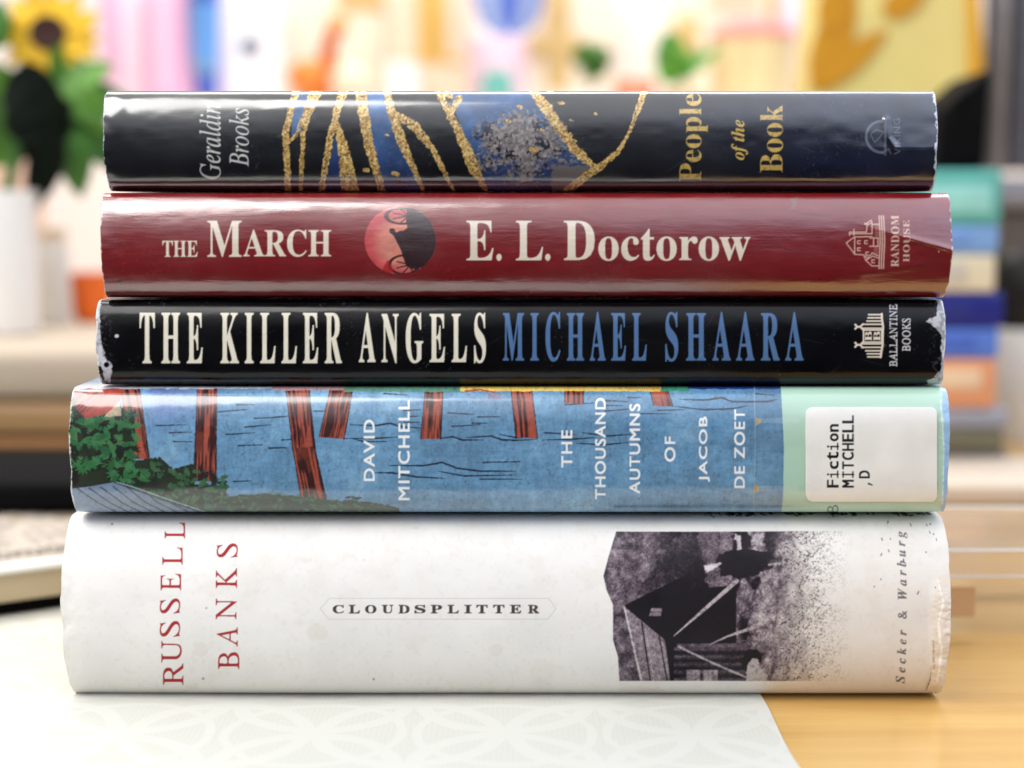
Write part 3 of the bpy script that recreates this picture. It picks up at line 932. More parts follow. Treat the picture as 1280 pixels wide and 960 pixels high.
# ---- fourth book
def art_zoet():
    cv = Canvas(74, 470, 1200, 656, (100, 142, 174))
    X, Y = cv.X, cv.Y
    al = (slice(None), slice(None))
    n = fbm(X, Y, 45, 60, seed=4, oct_=5)
    w1 = fbm(X, Y, 3, 14, seed=5, oct_=3); w2 = fbm(X, Y, 14, 3, seed=6, oct_=3)
    cv.a *= (0.70 + 0.34 * n + 0.16 * w1 + 0.12 * w2)[..., None]
    cv.blend(al, sstep(0.55, 0.8, n) * 0.35, (150, 178, 190))
    cv.blend(al, sstep(690, 860, X) * sstep(0.4, 0.65, fbm(X, Y, 70, 50, seed=9)) * 0.35, (64, 118, 160))
    cv.blend(al, sstep(290, 180, X) * sstep(545, 500, Y) * sstep(170, 200, X) * 0.55, (84, 96, 160))
    ink = (26, 30, 48)
    rr = random.Random(3)
    waves = [([(195, 532), (232, 531)],), ([(212, 541), (240, 540)],), ([(217, 552), (240, 552)],), ([(292, 602), (313, 601)],), ([(272, 515), (308, 512)],), ([(283, 543), (318, 541)],), ([(318, 523), (356, 521)],), ([(306, 534), (338, 531)],), ([(298, 557), (328, 556)],), ([(336, 560), (357, 559)],), ([(296, 506), (318, 506)],),
             ([(340, 522), (360, 520)],), ([(352, 550), (366, 549)],), ([(340, 560), (360, 560)],), ([(392, 514), (410, 514)],), ([(438, 531), (470, 532), (487, 529), (504, 534), (526, 535)],), ([(430, 548), (470, 548), (500, 546)],), ([(440, 548), (455, 552), (484, 552)],), ([(468, 591), (490, 591), (520, 596), (556, 598)],),
             ([(486, 582), (530, 582), (553, 578), (570, 585), (600, 589), (645, 589)],), ([(548, 589), (580, 595), (640, 594)],), ([(604, 578), (650, 577)],), ([(600, 599), (652, 599)],), ([(550, 548), (566, 546), (578, 550), (604, 550)],), ([(583, 547), (614, 545), (628, 550), (662, 550)],), ([(624, 543), (645, 547), (672, 546)],),
             ([(480, 492), (510, 494)],), ([(560, 516), (592, 518)],), ([(565, 533), (600, 531)],), ([(597, 521), (625, 521)],), ([(590, 529), (610, 529)],), ([(505, 513), (526, 512)],), ([(512, 521), (524, 520)],), ([(505, 528), (526, 528)],),
             ([(680, 541), (720, 543)],), ([(678, 550), (715, 549), (745, 547)],), ([(728, 541), (760, 545), (788, 543)],), ([(720, 554), (755, 556), (785, 553)],), ([(706, 506), (742, 504)],), ([(755, 501), (785, 502)],), ([(758, 507), (778, 507)],), ([(756, 514), (790, 511)],), ([(800, 517), (838, 517)],), ([(822, 513), (855, 512)],),
             ([(850, 499), (880, 500), (903, 497), (915, 502), (960, 502), (972, 499)],), ([(844, 508), (880, 512), (915, 511), (935, 507)],), ([(945, 492), (968, 494)],), ([(785, 497), (802, 497)],), ([(643, 577), (650, 577)],), ([(640, 551), (671, 549)],)]
    for (pts,) in waves:
        cv.stroke(pts, [0.9] + [2.2] * (len(pts) - 2) + [0.9] if len(pts) > 2 else [1.8, 0.9], ink, 0.95, 0.5, seed=rr.randint(1, 99))

    def post(pts, seed, dark=0.5):
        xs, ys = [p[0] for p in pts], [p[1] for p in pts]
        sl, m = cv.poly(pts, (158, 76, 60), 1.0, 1.0, seed)
        x, y = X[sl], Y[sl]
        cx_ = x - (y - min(ys)) * ((pts[2][0] + pts[3][0] - pts[0][0] - pts[1][0]) / 2) / (max(ys) - min(ys) + 1)
        st = 0.6 * fbm(cx_, y, 3.4, 90, seed=seed, oct_=3) + 0.4 * fbm(cx_, y, 1.6, 24, seed=seed + 60, oct_=2)
        cv.blend(sl, m * sstep(0.50, 0.60, st + dark * 0.16) * 0.92, (44, 16, 18))
        cv.blend(sl, m * sstep(0.55, 0.7, fbm(x, y, 18, 40, seed=seed + 4)) * 0.4, (178, 86, 60))
        for a, b in ((pts[0], pts[3]), (pts[1], pts[2])):
            cv.stroke([a, b], 1.3, (34, 16, 22), 0.9, 0.5, seed)
    post([(150, 484), (174, 484), (187, 574), (166, 574)], 11, 0.25)
    post([(247, 482), (271, 482), (270, 601), (242, 602)], 12, 0.5)
    post([(357, 482), (386, 482), (394, 560), (366, 562)], 13, 0.45)
    post([(366, 560), (393, 558), (408, 624), (377, 627)], 14, 0.5)
    post([(414, 482), (442, 482), (430, 549), (399, 546)], 15, 0.2)
    post([(532, 482), (554, 482), (551, 549), (526, 549)], 16, 0.5)
    post([(638, 482), (664, 482), (672, 548), (645, 547)], 17, 0.0)
    post([(706, 482), (730, 482), (729, 505), (706, 504)], 18, -0.1)
    post([(811, 482), (833, 482), (841, 508), (817, 507)], 19, -0.1)
    # leaves
    cv.poly([(74, 494), (94, 496), (150, 496), (150, 508), (170, 520), (166, 575), (200, 572), (216, 586), (244, 580), (244, 606), (285, 606), (280, 622), (330, 616), (380, 622), (470, 628), (500, 636), (500, 656), (200, 656), (140, 620), (74, 620)], (34, 44, 28), 1.0, 3, 31)
    cv.poly([(74, 520), (96, 530), (98, 606), (144, 606), (150, 620), (74, 620)], (26, 18, 18), 1.0, 2, 33)
    rl = random.Random(5)
    greens = [(44, 104, 58), (54, 116, 68), (38, 90, 54), (26, 34, 26), (24, 30, 24), (68, 114, 72)]
    for _ in range(1300):
        x, y = rl.uniform(82, 470), rl.uniform(512, 640)
        if x < 170: ok = 516 < y < 600 and not (x < 140 and y > 585)
        elif x < 285: ok = y > 578 + (x - 170) * 0.16
        else: ok = y > 620
        if not ok: continue
        a = rl.uniform(0, 2 * math.pi); r = rl.uniform(6, 13) if x < 200 else (rl.uniform(4, 9) if x < 290 else rl.uniform(3, 6))
        yk = 0.55 if x > 285 else 0.9
        c = rl.choice(greens)
        if x > 180: c = tuple(int(v * 0.75 + (12 if x < 290 else 20)) for v in c)
        for k in (-1.1, -0.55, 0, 0.55, 1.1):
            b = a + k
            t = (x + r * math.cos(b), y + yk * r * math.sin(b))
            p = 1.9
            cv.poly([(x, y), (x + 0.5 * r * math.cos(b) - p * math.sin(b), y + yk * (0.5 * r * math.sin(b) + p * math.cos(b))), t, (x + 0.5 * r * math.cos(b) + p * math.sin(b), y + yk * (0.5 * r * math.sin(b) - p * math.cos(b)))], c, 0.95)
    cv.poly([(282, 622), (340, 614), (380, 620), (470, 630), (500, 637), (500, 645), (240, 645)], (62, 96, 72), 0.35, 3, 35)
    # wooden rail in the corner
    sl, m = cv.poly([(90, 484), (152, 484), (150, 506), (138, 516), (108, 523), (96, 512)], (160, 64, 50), 1.0, 1.2, 36)
    x, y = X[sl], Y[sl]
    cv.blend(sl, m * sstep(0.56, 0.64, fbm(x + y * 1.2, y, 5, 30, seed=37)) * 0.8, (66, 24, 24))
    cv.poly([(139, 512), (150, 501), (151, 520), (130, 521)], (206, 182, 150), 0.8, 1.5, 38)
    # grey roof
    sl, m = cv.poly([(74, 612), (96, 611), (142, 603), (160, 610), (240, 637), (260, 656), (74, 656)], (122, 140, 162), 1.0, 0.5, 39)
    cv.blend(sl, m * fbm(X[sl], Y[sl], 9, seed=40)[..., ] * 0.4, (86, 104, 128))
    for k in range(7):
        a = 96 + k * 15
        cv.stroke([(a, 611 - k * 1.0), (a + 26, 628), (a + 62, 646)], 1.5, (34, 38, 48), 0.9, 0.4, k)
    cv.stroke([(142, 603), (160, 609), (200, 624), (250, 640)], 1.6, (52, 66, 84), 0.9)
    cv.stroke([(146, 603), (164, 608), (204, 622), (256, 640)], 1.4, (176, 190, 196), 0.8)
    # strip of the front picture along the top fold
    def strip(x0, x1, col, y1=489): cv.poly([(x0, 468), (x1, 468), (x1, y1), (x0, y1)], col, 0.95, 1.2, int(x0))
    strip(80, 340, (206, 206, 216), 486)
    strip(340, 430, (176, 140, 140), 488)
    strip(430, 577, (92, 140, 120), 490)
    strip(576, 828, (238, 202, 96), 489)
    strip(826, 862, (60, 140, 110), 489)
    strip(860, 975, (34, 54, 130), 486)
    cv.stroke([(582, 489), (600, 487), (618, 490)], 2.2, (160, 60, 40), 0.8, 1)
    cv.poly([(608, 491), (628, 491), (626, 500), (610, 500)], (120, 104, 130), 0.7, 1, 8)
    for k in range(14):
        a = 784 + k * 3
        cv.stroke([(a, 484), (a + 2, 488)], 0.8, (150, 90, 50), 0.8)
    # printing texture of the woodblock picture
    tex = (0.5 * fbm(X, Y, 2.0, seed=71, oct_=3) + 0.5 * fbm(X, Y, 9, 5, seed=72, oct_=4) - 0.5)
    cv.a *= (1 + 0.34 * tex)[..., None]
    cv.blend(al, sstep(0.66, 0.74, fbm(X, Y, 2.4, 3.4, seed=73, oct_=3)) * 0.22, (30, 40, 60))
    wh = (240, 240, 238)
    T = lambda s, x0, y0, x1, y1, f=1: cv.text(s, 'sans', x0, y0, x1, y1, wh, True, 1.12, (f, f))
    T('DAVID', 455, 525, 468, 601); T('MITCHELL', 498, 501, 512, 625)
    T('THE', 702, 538, 715, 584); T('THOUSAND', 744, 498, 757, 624); T('AUTUMNS', 787, 505, 800, 617)
    T('OF', 831, 546, 844, 577); T('JACOB', 874, 521, 887, 602); T('DE ZOET', 918, 512, 931, 610)
    # mint end of the spine, tape line
    sl, m = cv.poly([(975, 468), (1210, 468), (1210, 660), (975, 660), (979, 620), (980, 560), (977, 500)], (178, 212, 190))
    cv.blend(sl, m * fbm(X[sl], Y[sl], 60, seed=44) * 0.22, (164, 194, 178))
    cv.poly([(1176, 468), (1210, 468), (1210, 660), (1174, 660), (1179, 600), (1180, 540)], (150, 186, 226), 0.9, 1.5, 45)
    cv.stroke([(1176, 500), (1180, 560), (1178, 630)], 1.2, (226, 238, 246), 0.9, 0.8, 46)
    cv.stroke([(943, 480), (944, 560), (942, 650)], 1.0, (170, 196, 214), 0.55)
    cv.poly([(943, 480), (976, 480), (977, 650), (942, 650)], (120, 140, 160), 0.16)
    for (x, y) in ((945, 526), (943, 611)):
        cv.poly([(x, y - 5), (x + 6, y - 2), (x + 6, y + 3), (x - 1, y + 6)], (196, 160, 96), 0.8, 1.5, 3)
        cv.poly([(x + 4, y - 3), (x + 55, y - 4), (x + 55, y + 3), (x + 4, y + 3)], (214, 226, 226), 0.22, 1.0, 4)
    cv.text('BI', 'sans', 1034, 624, 1048, 641, (60, 74, 66), True, 1.3, op=0.8)
    cv.stroke([(1033, 643), (1048, 643)], 1, (60, 74, 66), 0.8)
    return cv


def art_label():
    cv = Canvas(1000, 500, 1180, 634, (238, 236, 229))
    X, Y = cv.X, cv.Y
    cv.a *= (0.96 + 0.07 * fbm(X, Y, 30, seed=3))[..., None]
    k = (22, 22, 24)

    def line(s, x0, x1, y_low, step):
        for i, c in enumerate(s):
            if c == ' ': continue
            a, b = x0, x1
            yl = y_low - i * step
            h = step * 0.76
            lo = c in 'cno'
            ax = a + (b - a) * 0.27 if lo else a
            if c == ',':
                cv.stroke([(b - 1, yl - h * 0.5), (b + 3.5, yl - h * 0.28)], [2.6, 1.2], k); continue
            if c in 'il':
                top = a + (b - a) * (0.30 if c == 'i' else 0)
                cv.stroke([(top, yl - h * 0.5), (b, yl - h * 0.5)], 1.9, k)
                cv.stroke([(b - 0.9, yl - h * 0.08), (b - 0.9, yl - h * 0.95)], 1.8, k)
                cv.stroke([(top + 0.9, yl - h * 0.12), (top + 0.9, yl - h * 0.5)], 1.8, k)
                if c == 'i': cv.ellipse(a + 1.1, yl - h * 0.5, 1.4, 1.4, k)
                continue
            if c == 'I':
                cv.stroke([(a, yl - h * 0.5), (b, yl - h * 0.5)], 1.9, k)
                for e_ in (a + 0.9, b - 0.9): cv.stroke([(e_, yl - h * 0.12), (e_, yl - h * 0.88)], 1.8, k)
                continue
            cv.text(c, 'sans', ax, yl - h, b, yl, k, True, fat=(1, 2))
    line('Fiction', 1034, 1048, 609, 11.6)
    line('MITCHELL', 1053, 1067, 609, 11.5)
    line(',D', 1074, 1087, 609, 11.6)
    return cv


# ---- bottom book
def art_cloud():
    cv = Canvas(64, 632, 1202, 884, (228, 224, 218))
    X, Y = cv.X, cv.Y
    al = (slice(None), slice(None))
    cv.a *= (0.955 + 0.06 * fbm(X, Y, 60, seed=3, oct_=5) + 0.012 * fbm(X, Y, 2.5, seed=4))[..., None]
    cv.blend(al, sstep(0.60, 0.72, fbm(X, Y, 40, seed=5)) * 0.08, (190, 172, 150))
    cv.blend(al, sstep(0.70, 0.74, fbm(X, Y, 5, seed=6, oct_=2)) * 0.07, (170, 156, 144))
    for (x, y, rx, ry, o) in ( (254, 848, 1.6, 1.6, .9), (467, 849, 1.5, 1.5, .8), (258, 760, 1.3, 1.3, .7), (140, 655, 1.6, 1.6, .8), (455, 700, 2, 2, .15), (520, 660, 3, 2, .15)):
        cv.ellipse(x, y, rx, ry, (150, 134, 118), o)
    for (x, y, a, b) in ((396, 790, 14, 11), (250, 812, 11, 9), (383, 700, 7, 4), (620, 812, 10, 7), (800, 862, 30, 4)):
        cv.poly([(x + a * math.cos(k), y + b * math.sin(k)) for k in np.linspace(0, 5.6, 9)], (168, 146, 122), 0.10, 4, int(x))
    red = (158, 34, 38)
    for c, y0, y1, dx in (('R', 829, 856, 1), ('U', 801, 828, -1), ('S', 776, 796, -3), ('S', 748, 767, -3), ('E', 717, 738, -2), ('L', 684, 706, 0), ('L', 653, 673, 3)):
        cv.text(c, 'italic', 203 + dx, y0, 228 + dx, y1, red, True, 1, (1, 0), -0.26)
    for c, y0, y1, dx in (('B', 815, 836, 2), ('A', 784, 808, 0), ('N', 748, 774, -1), ('K', 710, 735, -1), ('S', 679, 697, 0)):
        cv.text(c, 'italic', 271 + dx, y0, 297 + dx, y1, red, True, 1, (1, 0), -0.26)
    ttl = 'CLOUDSPLITTER'
    cs = [423, 443, 463.5, 484.5, 505, 525, 545.5, 566.5, 585, 602.5, 623.5, 644.5, 667]
    for c, x in zip(ttl, cs):
        w = 8.5 if c == 'I' else 13.5
        cv.text(c, 'bold', x - w / 2, 756.5, x + w / 2, 766.5, (64, 52, 50), fat=(1, 1))
    cv.stroke([(412, 748), (686, 748), (695, 761), (684, 774), (411, 774), (400, 761), (412, 748)], 0.9, (188, 184, 180), 0.8)
    # photograph
    sl = cv.roi(748, 660, 1064, 856)
    x, y = X[sl], Y[sl]
    nz_ = fbm(x, y, 9, seed=12, oct_=5)
    fine = fbm(x, y, 1.7, seed=13, oct_=3)
    mask = cv.polymask([(770, 664), (762, 690), (754, 720), (758, 738), (766, 756), (766, 800), (772, 820), (774, 851), (1075, 851), (1075, 664)], sl)
    fadeR = np.clip(sstep(1062, 925, x) * 1.25 + 0.9 * (fine - 0.5) + 0.5 * (nz_ - 0.5) - 0.12, 0, 1) * sstep(1072, 1040, x)
    fadeR = np.where(x < 915, 1.0, fadeR)
    gra = np.array((92, 84, 92)) / 255
    g = ((0.12 + 1.7 * (0.7 * nz_ + 0.3 * fine)) * (1.08 - 0.45 * sstep(800, 880, x)))[..., None]
    field = np.where(x[..., None] < 900, gra * g, np.array((138, 126, 122)) / 255 * (0.05 + 1.75 * (0.55 * fbm(x, y, 8, 14, seed=52, oct_=5) + 0.45 * fine))[..., None] ** 1.5)
    cv.blend(sl, mask * fadeR, np.clip(field, 0, 1))
    M0 = mask * fadeR
    before = cv.a[sl].copy()
    # darker grass clumps
    dk = (14, 10, 14)
    cv.blend(sl, sstep(0.50, 0.62, fbm(x, y, 22, 30, seed=15)) * sstep(895, 925, x) * sstep(1025, 945, x) * 0.9, dk)
    cv.blend(sl, sstep(0.5, 0.6, fbm(x, y, 15, seed=16)) * sstep(800, 830, x) * sstep(885, 870, x) * sstep(735, 700, y) * 0.6, (44, 36, 46))
    for i in range(130):
        r_ = random.Random(i); a, b = r_.uniform(925, 1030), r_.uniform(690, 850)
        cv.stroke([(a, b), (a + r_.uniform(2, 8), b + r_.uniform(-9, 9))], 0.8, r_.choice([(190, 180, 172), (30, 24, 26)]), 0.6)
    cv.poly([(872, 664), (912, 664), (918, 700), (905, 735), (880, 735), (876, 700)], (112, 104, 112), 0.7, 5, 17)
    cv.poly([(893, 700), (905, 690), (930, 686), (958, 690), (978, 700), (960, 716), (930, 722), (902, 720)], dk, 0.97, 4, 18)
    cv.poly([(873, 708), (890, 704), (902, 702), (896, 710), (884, 713)], (214, 208, 212), 0.9, 4, 19)
    cv.poly([(918, 668), (926, 668), (927, 684), (921, 688)], (206, 200, 206), 0.85, 4, 20)
    cv.poly([(938, 670), (952, 666), (956, 680), (942, 682)], (176, 168, 176), 0.75, 6, 21)
    cv.poly([(948, 714), (962, 711), (966, 722), (952, 728)], (176, 168, 170), 0.75, 5, 22)
    cv.poly([(960, 704), (976, 703), (976, 706), (960, 707)], (190, 184, 186), 0.9, 0.6, 22)
    # house
    cv.poly([(780, 757), (852, 721), (878, 735), (920, 732), (920, 804), (836, 806), (830, 799)], (10, 7, 10), 1.0, 0.4, 23)
    cv.poly([(852, 721), (862, 704), (874, 692), (882, 712), (884, 740), (868, 745)], (22, 16, 22), 0.9, 6, 24)
    cv.poly([(800, 735), (826, 700), (862, 688), (878, 700), (872, 735), (850, 722), (815, 740)], (34, 26, 36), 0.55, 9, 26)
    sl2, m2 = cv.poly([(780, 758), (831, 800), (838, 852), (800, 852)], (148, 142, 142), 1.0)
    cv.blend(sl2, m2 * fbm(X[sl2], Y[sl2], 4, seed=25) * 0.6, (104, 96, 98))
    cv.stroke([(780, 758), (802, 852)], 2, (206, 202, 200))
    cv.stroke([(802, 778), (813, 852)], 1.6, (34, 28, 32)); cv.stroke([(824, 796), (834, 852)], 1.6, (40, 34, 36))
    cv.stroke([(806, 780), (817, 852)], 1.0, (196, 190, 188), 0.7)
    cv.poly([(831, 800), (842, 806), (842, 852), (838, 852)], (16, 12, 14))
    sl3, m3 = cv.poly([(842, 804), (934, 804), (934, 852), (842, 852)], (66, 48, 48), 1.0)
    lg = 0.5 + 0.5 * np.sin((Y[sl3] - 804) * 2 * math.pi / 9.5)
    cv.blend(sl3, m3 * sstep(0.55, 0.9, lg) * 0.8, (28, 18, 20)); cv.blend(sl3, m3 * sstep(0.35, 0.0, lg) * 0.55 * fbm(X[sl3], Y[sl3], 20, 3, seed=26), (166, 140, 132))
    cv.poly([(846, 804), (934, 804), (934, 809), (846, 809)], (112, 94, 90), 0.85, 0.5, 27)
    for a, b in ((858, 875), (879, 897)):
        cv.poly([(a, 837), (b, 837), (b, 851), (a, 851)], (140, 132, 130), 1.0)
        for k in (1, 2): cv.stroke([(a + (b - a) * k / 3, 837), (a + (b - a) * k / 3, 851)], 0.8, (96, 90, 92))
        cv.stroke([(a, 844), (b, 844)], 0.8, (96, 90, 92))
    cv.poly([(814, 760), (828, 760), (826, 770), (811, 770)], (132, 126, 128), 1.0)
    cv.stroke([(813, 765), (827, 765)], 0.8, (60, 54, 58))
    cv.stroke([(842, 795), (880, 762), (921, 726)], [1.5, 4.5, 5.5], (166, 158, 156))
    cv.stroke([(888, 805), (910, 795), (940, 785)], [1.5, 3, 4.5], (156, 146, 142))
    cv.stroke([(848, 808), (890, 828), (932, 846)], 2.6, (170, 160, 154))
    cv.poly([(926, 826), (934, 812), (946, 811), (953, 822), (948, 834), (930, 836)], (12, 9, 11), 0.97, 2.5, 28)
    cv.poly([(934, 832), (940, 822), (947, 823), (951, 834), (958, 843), (957, 851), (932, 851), (933, 842)], (182, 174, 166), 0.95, 2, 29)

    cv.a[sl] = before * (1 - M0[..., None]) + cv.a[sl] * M0[..., None]
    # a halftone of an old photograph: soft edges, uneven ink, grain
    soft = boxblur(boxblur(cv.a[sl], 4), 3)
    cv.a[sl] = cv.a[sl] * (1 - M0[..., None]) + soft * M0[..., None]
    lum = cv.a[sl].mean(-1)
    blot = fbm(x, y, 13, 10, seed=61, oct_=5) - 0.5
    g1 = fbm(x, y, 1.6, seed=33, oct_=2) - 0.5; g2 = fbm(x, y, 4.5, seed=34, oct_=3) - 0.5
    lum2 = np.clip(lum + M0 * (0.34 * g1 * (0.35 + lum) + 0.30 * g2 * (0.25 + lum) + 0.42 * blot * (0.10 + lum)), 0, 1)
    sh, hi_ = np.array((14, 6, 16)) / 255, np.array((232, 226, 220)) / 255
    md_ = np.array((112, 98, 106)) / 255
    lum2 = np.clip((lum2 - 0.17) * 1.32 + 0.07, 0, 1)
    k_ = lum2[..., None]
    ton = np.where(k_ < 0.42, sh + (md_ - sh) * (k_ / 0.42), md_ + (hi_ - md_) * ((k_ - 0.42) / 0.58))
    keepm = (M0 * sstep(0.86, 0.74, lum2))[..., None]
    cv.a[sl] = np.clip(cv.a[sl] * (1 - keepm) + ton * keepm, 0, 1)
    # loose ink specks thinning out to the right
    sp3 = sstep(0.60, 0.66, fbm(x, y, 1.7, seed=36, oct_=2)) * sstep(1075, 985, x) * sstep(940, 985, x) * mask * sstep(0.36, 0.6, fbm(x, y, 12, seed=37) + 0.12)
    cv.blend(sl, sp3 * 0.75, (54, 44, 46))
    cv.text('Secker & Warburg', 'bolditalic', 1122, 664, 1137, 854, (112, 106, 112), True, 1.55, (0, 1), bend=-3)
    # flecks and the torn strip at the right end
    for i in range(18):
        r_ = random.Random(100 + i); a, b = r_.uniform(1090, 1172), 650 + 110 * r_.random() ** 2
        cv.stroke([(a, b), (a + r_.uniform(-1.5, 1.5), b + r_.uniform(1, 3.5))], r_.uniform(0.7, 1.5), (30, 28, 32), 0.8)
    for i in range(60):
        r_ = random.Random(300 + i); a = r_.uniform(880, 1168)
        cv.stroke([(a, 643 + r_.uniform(-3, 2)), (a + r_.uniform(2, 9), 643 + r_.uniform(-3, 3))], r_.uniform(0.8, 1.6), (34, 32, 34), 0.8, 0.8, i)
    sl4, m4 = cv.poly([(1172, 722), (1182, 716), (1200, 716), (1200, 872), (1166, 872), (1160, 858), (1166, 800), (1164, 770)], (216, 200, 182), 0.35, 4, 44)
    cv.stroke([(1172, 724), (1178, 752), (1172, 780), (1176, 810), (1172, 842), (1166, 864)], [1, 2.5, 2, 3, 2.5, 2], (244, 240, 234), 0.9, 1.5, 46)
    cv.stroke([(1166, 800), (1167, 830), (1160, 860)], [1, 2.2, 1.4], (170, 138, 100), 0.7, 1.5, 47)
    return cv


FILM_A = print_mat('navy_print_under_film', 0.5, 1.0, 0.17, 0.10, (18, 110, 110), 0.05, 0.12, 2.15)
FILM_B = print_mat('red_print_under_film', 0.42, 1.0, 0.20, 0.16, (60, 420, 420), 0.10, 0.12, 2.35)
FILM_C = print_mat('black_print_gloss', 0.45, 0.6, 0.17, 0.07, (20, 90, 90), 0.05, 0.06, 1.5)
FILM_D = print_mat('picture_print_under_film', 0.5, 0.9, 0.17, 0.09, (18, 110, 110), 0.04, 0.12, 1.95)
MATTE = print_mat('white_paper_print', 0.62, 0.0, 0.3, 0.06, (60, 120, 120), 0.12, 0.3)


def ridge(qx, qy, pts, w, amp, ramp):
    best = None
    for (p, q) in zip(pts, pts[1:]):
        dx, dy = q[0] - p[0], q[1] - p[1]
        t = np.clip(((qx - p[0]) * dx + (qy - p[1]) * dy) / (dx * dx + dy * dy), 0, 1)
        d = np.hypot(qx - p[0] - t * dx, qy - p[1] - t * dy)
        best = d if best is None else np.minimum(best, d)
    return amp * np.exp(-(best / w) ** 2) * ramp


def disp_people(qx, qy):
    r = sstep(1040, 1168, qx)
    a = 0.0011 * r * np.exp(-np.maximum(np.abs(qy - 186) - 2, 0) / 26)
    a += 0.0003 * sstep(930, 1060, qx) * (fbm(qx, qy, 44, 26, seed=5, oct_=2) - 0.5)
    a += ridge(qx, qy, [(1107, 150), (1109, 172), (1118, 184)], 4, 0.0006, 1.0)
    a += 0.0005 * sstep(165, 130, qx) * (fbm(qx, qy, 26, 30, seed=6, oct_=2) - 0.5) * 2
    return a


def disp_march(qx, qy):
    r = sstep(1040, 1188, qx)
    ln = 288 + (qx - 1100) * 0.30
    a = 0.0021 * r * np.exp(-np.abs(qy - ln) / 34)
    a += ridge(qx, qy, [(1080, 341), (1150, 330)], 6, 0.00016, 1.0)
    a += ridge(qx, qy, [(1130, 296), (1190, 312)], 3, 0.00035, 1.0) * (0.4 + fbm(qx, qy, 8, 30, seed=8))
    a += 0.0006 * sstep(150, 128, qx) * np.exp(-np.abs(qy - 310) / 30)
    return a


def disp_zoet(qx, qy):
    return 0.0006 * sstep(1165, 1186, qx) * (fbm(qx, qy, 18, 12, seed=9, oct_=3) - 0.4) - 0.0004 * sstep(110, 90, qx)


def disp_cloud(qx, qy):
    a = 0.0012 * sstep(1158, 1180, qx) * sstep(715, 760, qy) * (0.4 + fbm(qx, qy, 16, 10, seed=10, oct_=4))
    return a - 0.0010 * sstep(110, 80, qx) * (fbm(qx, qy, 20, 30, seed=12))


make_book('top book of the stack, dark navy spine veined with gold', scratches(art_people(), 46, 1, (120, 128, 144)), (131, 1170, 113, 239), 0.0025, 0.0075, 2.5, 2.3, FILM_A, (8, 9, 13), (2.0, 3.6), disp_people, edge_col=(212, 220, 234))  # edge_col pales the ends: highlights of the crinkled film put into the colour
make_book('second book from the top, dark red spine with a sun disc', scratches(art_march(), 40, 2, (190, 130, 132)), (127, 1187, 241, 372), -0.0005, 0.0078, 2.4, 2.4, FILM_B, (110, 15, 20), (1.8, 2.0), disp_march, edge_col=(222, 196, 200))
make_book('middle book of the stack, black spine with frayed white ends', scratches(art_angels(), 30, 3, (96, 100, 112)), (122, 1180, 375, 481), 0.0015, 0.0058, 3.6, 2.2, FILM_C, (6, 6, 9), (3.0, 3.0), None)
B4 = make_book('second book from the bottom, blue river picture spine with a call label', art_zoet(), (88, 1185, 484, 641), -0.002, 0.0085, 3.6, 2.3, FILM_D, (90, 130, 170), (2.2, 0.8), disp_zoet, board=BOARD_TAN, edge_col=(214, 212, 206))
make_book('bottom book of the stack, thickest, white spine with a farmhouse photograph', art_cloud(), (79, 1185, 646, 870), -0.005, 0.0150, 2.2, 2.0, MATTE, (222, 218, 212), (3.0, 2.0), disp_cloud, edge_col=(226, 214, 200))


def make_label():
    """the paper call label, a patch bent over the spine"""
    cv = art_label()
    b = B4
    NXL, NZL = 220, 170
    px = np.linspace(1007, 1171, NXL); py = np.linspace(627, 509, NZL)
    V = np.zeros((NZL, NXL, 3))
    yy = b['yf'] + 0.001
    for j, v in enumerate(py):
        y_ = yy
        for _ in range(4):
            z_ = P(1090, v, y_).z
            t = np.clip(abs((z_ - b['zc']) / b['H']), 0, 0.995)
            y_ = b['yf'] + b['B'] * (1 - (1 - t ** b['mm']) ** (1 / b['kk']))
        for i, u in enumerate(px):
            p = P(u, v, y_)
            V[j, i] = (p.x, p.y - 0.00042, p.z)
    # rounded corners: pull the corner points in
    U = (np.arange(NXL) / (NXL - 1))[None, :] * 164.0; W = (np.arange(NZL) / (NZL - 1))[:, None] * 118.0
    R = 9.0
    U = np.repeat(U, NZL, 0); W = np.repeat(W, NXL, 1)
    k = 164.0
    for side in (0, 1):
        uu = U if side == 0 else 164.0 - U
        dv = np.maximum(0, np.maximum(R - W, W - (118.0 - R)))
        ins = R - np.sqrt(np.maximum(R * R - dv * dv, 0))
        shift = ins * np.clip(1 - uu / 40.0, 0, 1) * (V[0, 1, 0] - V[0, 0, 0]) * (NXL - 1) / k
        V[..., 0] += shift if side == 0 else -shift
    qx, qy = project(V[..., 0], V[..., 1], V[..., 2])
    C = sample(cv, qx, qy)
    C[..., 3] = 0
    # give the paper an edge
    edge = V.copy(); edge[..., 1] += 0.00036
    V2 = np.concatenate([edge[:1], V, edge[-1:]], 0); C2 = np.concatenate([C[:1], C, C[-1:]], 0)
    e2 = V2.copy(); e2[..., 1] = np.concatenate([edge[:1], edge, edge[-1:]], 0)[..., 1]
    V2 = np.concatenate([e2[:, :1], V2, e2[:, -1:]], 1); C2 = np.concatenate([C2[:, :1], C2, C2[:, -1:]], 1)
    o = grid_mesh('call_label', V2 - np.array(b['root'].location), C2, print_mat('label_paper', 0.4, 0.6, 0.2, 0.05, (60, 200, 200), 0.03), b['root'])
    return o


make_label()
#@@BACKGROUND
# ------------------------------------------------------------------ things around and behind the stack
def sheet_matrix(c, xdir):
    """frame at c whose x runs along xdir on the table"""
    x = Vector((xdir[0], xdir[1], 0)).normalized()
    y = Vector((-x.y, x.x, 0))
    return Matrix(((x.x, y.x, 0, c[0]), (x.y, y.y, 0, c[1]), (0, 0, 1, c[2]), (0, 0, 0, 1)))


WHITE = mat('white_glaze', L8(236, 234, 230), 0.35, 0.03, 20)
